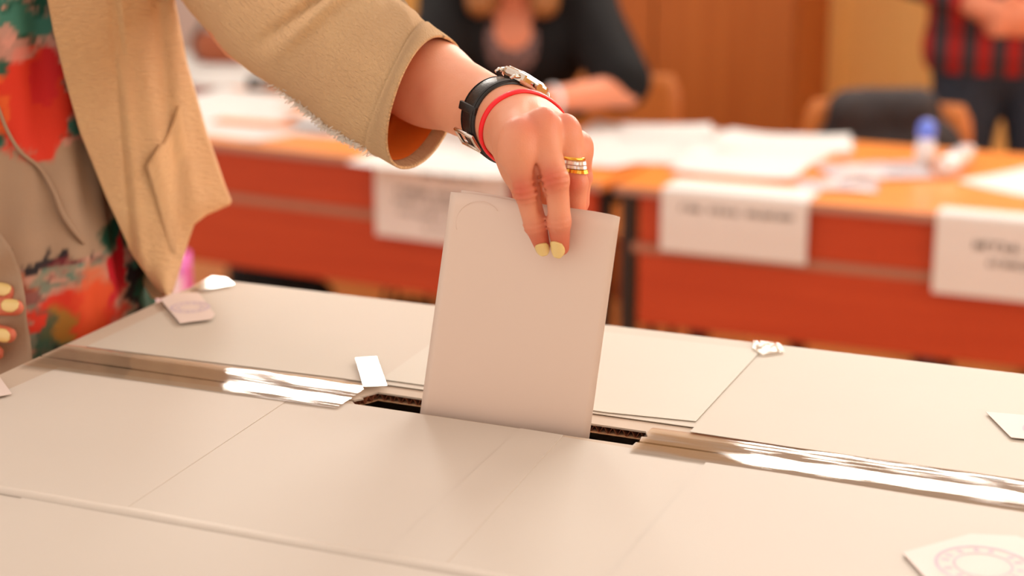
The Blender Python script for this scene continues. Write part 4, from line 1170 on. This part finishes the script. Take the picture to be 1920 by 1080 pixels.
# papers lying on the desks
def sheet(px, py, w, h, rot, z, label, material='paper', name='paper_sheet', th=.0012, cat='paper', curl=.004, group='papers on the desks'):
    p = Wz(px, py, z); rows_ = []
    for y in np.linspace(-h / 2, h / 2, 8):
        rows_.append([[x, y, th + curl * ((2 * x / w) ** 4 * (2 * y / h) ** 2)] for x in np.linspace(-w / 2, w / 2, 8)])
    t = np.array(rows_)[:, ::-1]
    v, f = shell(t, False, -th) if False else shell(np.array(rows_), False, -th)
    c, s = math.cos(rot), math.sin(rot); v = np.array(v); v = np.stack([v[:, 0] * c - v[:, 1] * s, v[:, 0] * s + v[:, 1] * c, v[:, 2]], 1) + p
    o = mesh_obj(name, v, f, M[material], None, False, False); tag(o, label, cat, group); return o
ZD = .7502
sheet(1185, 268, .30, .42, RZ + .05, ZD, 'large white paper at the right end of the left desk, by the hand')
sheet(1150, 285, .21, .297, RZ - .25, ZD + .0018, 'white sheet laid askew on the large white paper by the hand')
sheet(1250, 247, .21, .18, RZ + .35, ZD + .0036, 'small white sheet on top of the papers by the hand')
sheet(1420, 285, .30, .42, RZ - .12, ZD, 'widest white paper on the right desk, behind its one-line sign')
sheet(1470, 268, .297, .21, RZ + .25, ZD + .0018, 'white sheet lying across the widest paper on the right desk')
sheet(1390, 312, .26, .20, RZ + .02, ZD + .0036, 'white sheet at the front edge of the right desk, above the one-line sign')
sheet(1960, 340, .21, .297, RZ - .5, ZD, 'white sheet at the right edge of the photo on the orange desk')
sheet(870, 290, .36, .40, rL + .05, ZD, 'white paper on the left desk under the wrist')
sheet(850, 262, .297, .21, rL - .2, ZD + .0018, 'white sheet between the cuff and the wrist on the left desk')
sheet(640, 240, .297, .21, rL + .1, ZD, 'white sheet on the left desk below the fringed sleeve')
sheet(455, 240, .30, .22, rL - .15, ZD, 'cream-lit white sheet at the front left of the left desk')
sheet(430, 215, .297, .21, rL + .2, ZD + .0018, 'white sheet between the jacket and the sleeve, on the left desk')
sheet(450, 188, .297, .21, rL - .1, .7506, 'white sheet in the middle of the gap between jacket and sleeve')
sheet(395, 142, .42, .30, rL + .12, .7506, 'large white paper on the second-row desk beside the jacket')
sheet(470, 128, .30, .21, rL - .3, .7526, 'white sheet below the brown bag on the second-row desk')
sheet(350, 120, .30, .42, rL - .1, .7546, 'white paper at the left of the brown bag on the second-row desk')
sheet(480, 232, .21, .04, rL + .1, ZD + .004, 'narrow orange folder lying between white papers', 'orangefolder', 'folder', .004, 'folder', 0, None)
sheet(580, 240, .14, .03, rL - .15, ZD + .003, 'narrow dark grey booklet on the papers below the sleeve', 'greypaper', 'booklet', .006, 'booklet', 0, None)
# black stapler on the papers
p = Wz(500, 168, .754)
st = thing('stapler', p, rL + .4, 'small black stapler on the papers under the sleeve', 'stapler')
boxo('base', (-.05, .05, -.013, .013, 0, .008), M['blackmetal'], st, .002)
boxo('arm', (-.045, .05, -.011, .011, .022, .036), M['blackmetal'], st, .004)
boxo('hinge', (-.05, -.032, -.012, .012, .008, .03), M['blackmetal'], st, .003)
# rounded brown bag with dark trim
p = Wz(408, 116, .757)
bg = thing('handbag', p, rL + .3, 'rounded brown leather bag with dark trim on the far papers', 'bag')
bf_ = cut(union([seg([-.025, 0, .045], [.05, 0, .045], .042, None, [0, 1, 0], .8), seg([-.02, 0, .02], [.045, 0, .02], .03)], .02), half([0, 0, 0], [0, 0, -1]))
v, f = polygonize(bf_, (-.09, -.07, -.02), (.12, .07, .11), .004); mesh_obj('bag_body', v, f, M['brownleather'], bg, False, True)
pts = [(-.034 - .036 * math.cos(a), 0, .045 + .044 * math.sin(a)) for a in np.linspace(-1.0, 1.5, 16)]
v, f = tube_data(pts, .011, 8); mesh_obj('trim', v, f, M['darktrim'], bg, False, True)
v, f = tube_data([(.0 + .05 * math.cos(a), 0, .085 + .045 * math.sin(a)) for a in np.linspace(0, math.pi, 16)], .005, 8); mesh_obj('handle', v, f, M['darktrim'], bg, False, True)

# glue bottle with a blue cap
def lathe(name, prof, material, parent, n=24):
    V_, F_ = [], []
    for r, z in prof:
        for k in range(n): V_.append([r * math.cos(2 * math.pi * k / n), r * math.sin(2 * math.pi * k / n), z])
    F_ = grid_faces(len(prof), n, True) + [list(range(n))[::-1], list(range((len(prof) - 1) * n, len(prof) * n))]
    return mesh_obj(name, V_, F_, material, parent, False, True)
gb = thing('glue_bottle', Wz(1733, 318, .7505), RZ, 'small white bottle with a round blue cap on the right desk', 'bottle')
lathe('bottle_body', [(.018, 0), (.0205, .002), (.0205, .055), (.017, .063), (.011, .068), (.011, .07)], M['white_plastic'], gb)
lathe('cap', [(.0115, .066), (.0185, .068), (.0195, .082), (.0185, .094), (.012, .103), (.003, .106)], M['blue_plastic'], gb)
lathe('label_band', [(.0208, .012), (.0208, .045)], M['slip'], gb)
# lying clear plastic bottle and sleeves, their window glare put in as opaque white
cdir = Wz(1838, 280, .76) - Wz(1748, 346, .76)
cb = thing('plastic_bottle', Wz(1793, 318, .7505), math.atan2(cdir[1], cdir[0]), 'clear plastic bottle whitened for its glare, lying on the right desk beside the glue', 'bottle')
def lie(prof, name, material):
    V_, F_ = [], []; n = 20
    for r, x in prof:
        for k in range(n): V_.append([x, r * math.cos(2 * math.pi * k / n), .022 + r * math.sin(2 * math.pi * k / n)])
    mesh_obj(name, V_, grid_faces(len(prof), n, True) + [list(range(n))[::-1], list(range((len(prof) - 1) * n, len(prof) * n))], material, cb, False, True)
lie([(.018, -.09), (.022, -.085), (.0215, -.04), (.022, 0), (.0215, .04), (.022, .06), (.012, .085), (.0095, .09), (.0095, .1)], 'bottle_body', M['white_plastic'])
lie([(.0115, .094), (.012, .112), (.010, .114)], 'cap', M['white_plastic'])
def film(px, py, w, h, rot, label, seed):
    p = Wz(px, py, .7506); rg = np.random.RandomState(seed)
    xs, ys_ = np.meshgrid(np.linspace(-w / 2, w / 2, 26), np.linspace(-h / 2, h / 2, 26))
    z = .002 + .010 * vnoise(xs * 30 + 20, ys_ * 30 + 20, seed, 3) * np.exp(-((xs / w) ** 2 + (ys_ / h) ** 2) * 2)
    c, s = math.cos(rot), math.sin(rot); P_ = np.stack([xs * c - ys_ * s + p[0], xs * s + ys_ * c + p[1], z + p[2]], -1)
    v, f = shell(P_, False, -.0006); o = mesh_obj('plastic_sleeve', v, f, M['shinyfilm'], None, False, True); tag(o, label, 'plastic sleeve', 'shiny plastic sleeves')
M['shinyfilm'] = mat('shiny_white_film', (240, 240, 250), .18, var=.02, coat=1., bump=.3, bscale=60, spec=1.)  # white base colour stands in for glare on clear sleeves
film(1640, 322, .22, .16, RZ + .5, 'shiny crumpled plastic sleeve on the right desk left of the blue-capped bottle', 3)
film(1570, 350, .16, .09, RZ + .15, 'shiny plastic sleeve at the front edge of the right desk', 5)

# ------------------------------------------------------------------ chairs
def chair(loc, rz, label):
    c = thing('school_chair', loc, rz, label, 'chair', 'plywood school chairs behind the desks')
    rows_ = np.array([[[x, .17 + .03 * (1 - (x / .2) ** 2) + .05 * (z - .5), z] for x in np.linspace(-.2, .2, 12)] for z in np.linspace(.56, .79, 8)])
    for i, z in enumerate(np.linspace(.56, .79, 8)):
        k = 1 - .12 * max(0, (i - 5) / 2) ** 2; rows_[i, :, 0] *= k
    v, f = shell(rows_, False, .011); mesh_obj('backrest', v, f, M['chairwood'], c, False, True)
    rows_ = np.array([[[x * (.92 + .08 * (y + .2) / .4), y, .45 + .012 * (x / .2) ** 2 - .01 * max(0, (-y - .12) / .08) ** 2] for x in np.linspace(-.2, .2, 12)] for y in np.linspace(-.2, .19, 12)])
    v, f = shell(rows_, False, -.012); mesh_obj('seat', v, f, M['chairwood'], c, False, True)
    for k in (-1, 1):
        v, f = tube_data(smoothpath([(k * .19, -.2, .0), (k * .175, -.17, .25), (k * .17, -.15, .432)], 12), .011, 8); mesh_obj('leg', v, f, M['blackmetal'], c, False, True)
        v, f = tube_data(smoothpath([(k * .19, .24, .0), (k * .175, .2, .25), (k * .17, .185, .45), (k * .165, .205, .62), (k * .165, .215, .74)], 16), .011, 8); mesh_obj('leg', v, f, M['blackmetal'], c, False, True)
    v, f = tube_data([(-.17, .18, .425), (.17, .18, .425)], .010, 8); mesh_obj('cross_bar', v, f, M['blackmetal'], c, False, True)
    v, f = tube_data([(-.17, -.15, .425), (.17, -.15, .425)], .010, 8); mesh_obj('cross_bar', v, f, M['blackmetal'], c, False, True)
    return c
c1w = W(1628, 230, 4.38); ch1 = chair((c1w[0], c1w[1] - .19, 0), RZ * .6, 'plywood chair with a dark jacket over its back, behind the right desk')
c2w = W(1112, 190, 4.72); ch2 = chair((c2w[0], c2w[1] - .1, 0), RZ * .5, 'plywood chair under the seated person in black')
# jacket over the chair back
Fm = FRAME[ch1]
jf = union([seg([-.09, .175, .768], [.07, .175, .778], .052, None, [0, 1, 0], 1.1), seg([-.12, .165, .66], [.12, .165, .66], .07, None, [0, 1, 0], .8), seg([-.15, .16, .55], [.15, .16, .55], .07, None, [0, 1, 0], .75),
            seg([-.1, .16, .45], [.11, .16, .45], .06, None, [0, 1, 0], .7), seg([.12, .16, .7], [.17, .15, .5], .045, .04)], .05)
v, f = polygonize(jf, (-.28, .03, .36), (.28, .29, .84), .008)
n_ = vnoise(v[:, 0] * 18 + 20, v[:, 2] * 9 + 20, 4, 3)
v[:, 1] -= (n_ - .5) * .03
o = mesh_obj('dark_jacket', np.array([list(Fm @ Vector(x)) for x in v]), f, M['blackjacket'], None, False, True); tag(o, 'charcoal jacket draped over the back of the empty chair', 'jacket')

# ------------------------------------------------------------------ seated person in black
fs = nrm([-.12, -1, 0]); ls = np.array([-fs[1], fs[0], 0])       # facing, own left (image right)
n0_ = W(968, -8, 4.42)                            # base of the neck
hipc = np.array([n0_[0], n0_[1] + .12, .0]) - fs * .02
zsh = n0_[2]
sp = thing('person', (hipc[0], hipc[1], 0), 0, 'seated person in a black cardigan leaning a bare forearm on the desk', 'person')
def Q_(a, b, z): return np.array([n0_[0], n0_[1], 0]) + ls * a + fs * b + np.array([0, 0, z])
shl, shr = Q_(.165, -.03, zsh - .02), Q_(-.165, -.03, zsh - .02)
ell = W(1172, 168, 4.27); elr = W(800, 165, 4.3)
wl = W(1030, 188, 4.16); wr_ = W(870, 200, 4.12)
hl, hr = W(985, 196, 4.13), W(905, 215, 4.08)
hc = Q_(0, .05, zsh + .20)
hdf, HP2 = head_field(hc, fs)
arms = [seg(shl, ell, .046, .040), seg(ell, wl, .040, .027), seg(shr, elr, .046, .040), seg(elr, wr_, .038, .027)]
hands = []
for w_, h_, k in ((wl, hl, -1), (wr_, hr, 1)):
    dirn = nrm(h_ - w_); up_ = np.array([0, 0, 1.]); sd_ = nrm(np.cross(dirn, up_))
    hands.append(seg(w_, h_, .027, .030, up_, .5))
    for q_ in (-1.5, -.5, .5, 1.5):
        b_ = h_ + sd_ * q_ * .017; hands += [seg(b_, b_ + dirn * .04 - up_ * .004, .009, .008), seg(b_ + dirn * .04 - up_ * .004, b_ + dirn * .066 - up_ * .014, .008, .007)]
    hands += [seg(w_ + dirn * .02 + sd_ * k * .02, h_ + sd_ * k * .046 + dirn * .01, .011, .009)]
chest = [seg(Q_(-.06, -.02, zsh - .12), Q_(.06, -.02, zsh - .12), .098, None, fs, .85), seg(Q_(-.05, -.05, zsh - .30), Q_(.05, -.05, zsh - .30), .095, None, fs, .85), seg(Q_(-.07, -.09, .52), Q_(.07, -.09, .52), .105, None, fs, .9)]
thigh = [x for k in (-1, 1) for x in (seg(Q_(k * .08, -.1, .52), Q_(k * .09, .30, .50), .078, .058), seg(Q_(k * .09, .30, .50), Q_(k * .09, .28, .09), .056, .036))]
foot = [seg(Q_(k * .09, .27, .035), Q_(k * .09, .42, .03), .034, .028) for k in (-1, 1)]
neck = [seg(Q_(0, -.03, zsh - .04), hc - np.array([0, 0, .06]), .056, .05), seg(Q_(-.1, -.03, zsh - .03), Q_(.1, -.03, zsh - .03), .05, None, fs, .9)]
bfz = union([hdf] + neck + chest + arms + thigh + foot + hands, .016)
lo, hi = bounds(bfz, .06); v, f = polygonize(bfz, lo, hi, .008); mesh_obj('body', v, f, M['skinfar'], sp, True, True)
person_eyes(HP2, .225, sp)
grow = lambda fs_, r: (lambda P: union(fs_, .03)(P) - r)
top_core = union(chest[:2] + [seg(Q_(-.1, -.03, zsh - .05), Q_(.1, -.03, zsh - .05), .05, None, fs, .9)] + chest[2:], .03)
def topf(P): return -smin(-(top_core(P) - .008), union([seg(Q_(0, .075, zsh - .075), Q_(0, .02, zsh + .06), .048, .088), ], .01)(P), .01)
lo, hi = bounds(bfz, .06); v, f = polygonize(topf, lo, hi, .009); mesh_obj('speckled_top', v, f, M['speckle'], sp, True, True)
card_core = union(chest[:2] + [seg(shl, shl * .1 + ell * .9, .050, .050), seg(shr, shr * .1 + elr * .9, .050, .05), seg(shl, shr, .052, None, fs, .9)] + chest[2:], .03)
def cardf(P):
    d = card_core(P) - .022
    opening = union([seg(Q_(-.005, .14, zsh + .06), Q_(.0, .14, zsh - .42), .115, .060)], .01)(P)
    return -smin(smin(-d, opening, .01), union([seg(hc, Q_(0, -.0, zsh - .01), .1, .075)], .01)(P), .01)
v, f = polygonize(cardf, lo, hi, .009); mesh_obj('cardigan', v, f, M['blackcloth'], sp, True, True)
sk = cut(union(thigh[0:1] + thigh[2:3] + chest[2:] + [seg(Q_(-.06, .1, .5), Q_(.06, .1, .5), .07)], .04), half(Q_(0, 0, .66), [0, 0, 1]))
def skf(P): return sk(P) - .014
v, f = polygonize(skf, lo, hi, .009); mesh_obj('skirt', v, f, M['blackcloth'], sp, True, True)
for k in (-1, 1):
    sf = cut(union([seg(Q_(k * .09, .255, .035), Q_(k * .09, .42, .03), .040, .034)], .02), half([0, 0, .002], [0, 0, -1])); l2, h2 = bounds(sf, .03); v, f = polygonize(sf, l2, h2, .008); mesh_obj('shoe', v, f, M['shoe'], sp, True, True)
hs = np.cross([0, 0, 1.], fs)
hx = [ball(HP2(0, -.1, .12), .225 * .44, (.95, 1.1, 1.02), np.array([hs, fs, [0, 0, 1.]]))] + [seg(HP2(k * .34, -.02, .05), HP2(k * .34, .16, -.92), .048, .036) for k in (-1, 1)] + [seg(HP2(k * .2, -.3, 0), HP2(k * .26, -.28, -.95), .055, .045) for k in (-1, 1)]
hxf = cut(union(hx, .03), seg(HP2(0, .5, .0), HP2(0, .5, -.6), .062, .06), .01); l2, h2 = bounds(union(hx, .03), .03); v, f = polygonize(hxf, l2, h2, .008); mesh_obj('hair', v, f, M['blonde'], sp, True, True)
# pale bracelet on the forearm
dirn = nrm(wl - ell); R = ring_path(arms[1], wl - dirn * .012, dirn, nrm(np.array([0, 0, 1.]) - dirn * dirn[2]), .002, 40)
v, f = tube_data([*R, R[0]], .007, 8, False); o = mesh_obj('bracelet', v, f, M['white_plastic'], None, False, True); tag(o, 'pale bracelet on the forearm of the seated person', 'bracelet')

# ------------------------------------------------------------------ standing person in red plaid
fm = nrm([-.25, -1, 0]); lm = np.array([-fm[1], fm[0], 0])
m0 = W(1885, 120, 4.75); m0 = np.array([m0[0], m0[1], 0])
sm = thing('person', m0, math.atan2(lm[1], lm[0]), 'standing person in a red plaid shirt and dark jeans behind the right desk', 'person')
def Mm(a, b, z): return m0 + lm * a + fm * b + np.array([0, 0, z])
hm, HP3 = head_field(Mm(0, .02, 1.56), fm, .235)
hgt = .965
tor = [seg(Mm(-.08, 0, 1.22), Mm(.08, 0, 1.22), .12, None, fm, .9), seg(Mm(-.08, 0, .98), Mm(.08, 0, .98), .115, None, fm, .95), seg(Mm(-.17, 0, 1.34), Mm(.17, 0, 1.34), .06), seg(Mm(-.07, -.01, .84), Mm(.07, -.01, .84), .112, None, fm, .95)]
legs = [x for k in (-1, 1) for x in (seg(Mm(k * .085, 0, .8), Mm(k * .115, .02, .45), .088, .064), seg(Mm(k * .115, .02, .45), Mm(k * .14, 0, .09), .064, .05))]
ar = [x for k in (-1, 1) for x in (seg(Mm(k * .21, 0, 1.32), Mm(k * .26, .02, 1.05), .052, .044), seg(Mm(k * .26, .02, 1.05), Mm(k * .07, .20, hgt + .02), .042, .032))]
hnd = []
for k in (-1, 1):
    hnd.append(seg(Mm(k * .07, .20, hgt + .02), Mm(k * .015, .215, hgt), .030, .034))
    for q_ in range(4):
        b_ = Mm(k * .0, .215 + .016 * k + .01, hgt + .026 - q_ * .019); hnd += [seg(Mm(k * .02, .225, hgt + .026 - q_ * .019), Mm(-k * .03, .235 + .010 * k, hgt + .02 - q_ * .019), .0095, .0085), seg(Mm(-k * .03, .235 + .01 * k, hgt + .02 - q_ * .019), Mm(-k * .055, .21, hgt + .016 - q_ * .018), .0085, .0075)]
    hnd.append(seg(Mm(k * .04, .215, hgt + .03), Mm(-k * .005, .235, hgt + .05), .011, .0095))
bm_ = union([hm, seg(Mm(0, 0, 1.34), Mm(0, .01, 1.5), .062, .058)] + tor + legs + ar + hnd + [seg(Mm(k * .14, -.02, .035), Mm(k * .15, .15, .03), .038, .032) for k in (-1, 1)], .014)
lo, hi = bounds(bm_, .06); v, f = polygonize(bm_, lo, hi, .009); mesh_obj('body', v, f, M['skinfar'], sm, True, True)
person_eyes(HP3, .235, sm)
shc = union(tor[:3] + [seg(Mm(-.085, 0, .86), Mm(.085, 0, .86), .118, None, fm, .95)] + [ar[0], ar[2], seg(Mm(.26, .02, 1.05), Mm(.13, .15, hgt + .045), .046, .04), seg(Mm(-.26, .02, 1.05), Mm(-.13, .15, hgt + .045), .046, .04)], .03)
def shf(P): return -smin(smin(-(shc(P) - .012), half([0, 0, .80], [0, 0, -1])(P), .006), seg(Mm(0, .03, 1.40), Mm(0, .03, 1.6), .07)(P), .01)
v, f = polygonize(shf, lo, hi, .009); mesh_obj('plaid_shirt', v, f, M['plaid'], sm, True, True)
jn = union(tor[3:] + legs, .02)
def jnf(P): return -smin(smin(-(jn(P) - .010), half([0, 0, .9], [0, 0, 1])(P), .006), half([0, 0, .07], [0, 0, -1])(P), .006)
v, f = polygonize(jnf, lo, hi, .009); mesh_obj('jeans', v, f, M['jeans'], sm, True, True)
for k in (-1, 1):
    sf = cut(union([seg(Mm(k * .14, -.03, .04), Mm(k * .15, .16, .034), .046, .038)], .02), half([0, 0, .002], [0, 0, -1])); l2, h2 = bounds(sf, .03); v, f = polygonize(sf, l2, h2, .008); mesh_obj('shoe', v, f, M['shoe'], sm, True, True)
hxf = cut(ball(HP3(0, -.1, .16), .235 * .42, (.95, 1.1, 1.0), np.array([np.cross([0, 0, 1.], fm), fm, [0, 0, 1.]])), half(HP3(0, .16, 0), HP3(0, 1, -.4) - HP3(0, 0, 0))); l2, h2 = bounds(bm_, .06); v, f = polygonize(hxf, HP3(0, 0, .1) - .2, HP3(0, 0, .1) + .2, .008); mesh_obj('hair', v, f, M['darkhair'], sm, True, True)

# ------------------------------------------------------------------ under the desks
bgp = W(310, 505, 3.3)
pb = thing('shopping_bag', (bgp[0], bgp[1], 0), .17, 'white paper bag with magenta edges on the floor, behind the jacket hem', 'bag')
hB = bgp[2]
for nm, pts in (('front_face', [(-.04, -.05), (.032, -.05)]), ('back_face', [(.032, .05), (-.04, .05)]),):
    (x0, y0), (x1, y1) = pts; v, f = slab([(x0, y0), (x1, y1), (x1, y1 + .001), (x0, y0 + .001)], 0, hB); mesh_obj(nm, v, f, M['whitebag'], pb)
for x in (-.04, .032): v, f = slab([(x, -.05), (x + .012, -.05), (x + .012, .05), (x, .05)], 0, hB + .02); mesh_obj('side_gusset', v, f, M['pinkbag'], pb)
v, f = tube_data([(.02 * math.cos(a), -.05, hB + .05 * math.sin(a)) for a in np.linspace(0, math.pi, 14)], .003, 6); mesh_obj('handle', v, f, M['pinkbag'], pb, False, True)
def floor_bag(px, py, d, w, h, rz, label):
    p = W(px, py, d); t = thing('bag', (p[0], p[1], 0), rz, label, 'bag')
    fld = cut(union([seg([-w / 2 + .06, 0, .07], [w / 2 - .06, 0, .07], .075, None, [0, 1, 0], .8), seg([-w / 2 + .07, 0, h - .06], [w / 2 - .07, 0, h - .06], .055, None, [0, 1, 0], .7), seg([0, 0, .07], [0, 0, h - .06], .075, .06, [0, 1, 0], .7)], .05), half([0, 0, .001], [0, 0, -1]))
    v, f = polygonize(fld, (-w, -.14, -.03), (w, .14, h + .06), .01); mesh_obj('bag_body', v, f, M['blackcloth'], t, False, True)
    for y in (-.03, .03):
        v, f = tube_data([(.07 * math.cos(a), y, h - .02 + .11 * math.sin(a)) for a in np.linspace(0, math.pi, 14)], .006, 6); mesh_obj('handle', v, f, M['blackmetal'], t, False, True)
floor_bag(525, 520, 4.75, .36, .30, rL, 'black bag on the floor under the left desk, near the jacket')
floor_bag(775, 548, 4.6, .22, .26, rL, 'small black bag on the floor under the left desk, left of the ballot')
floor_bag(1690, 690, 3.95, .2, .16, RZ, 'low black bag on the floor under the right desk')
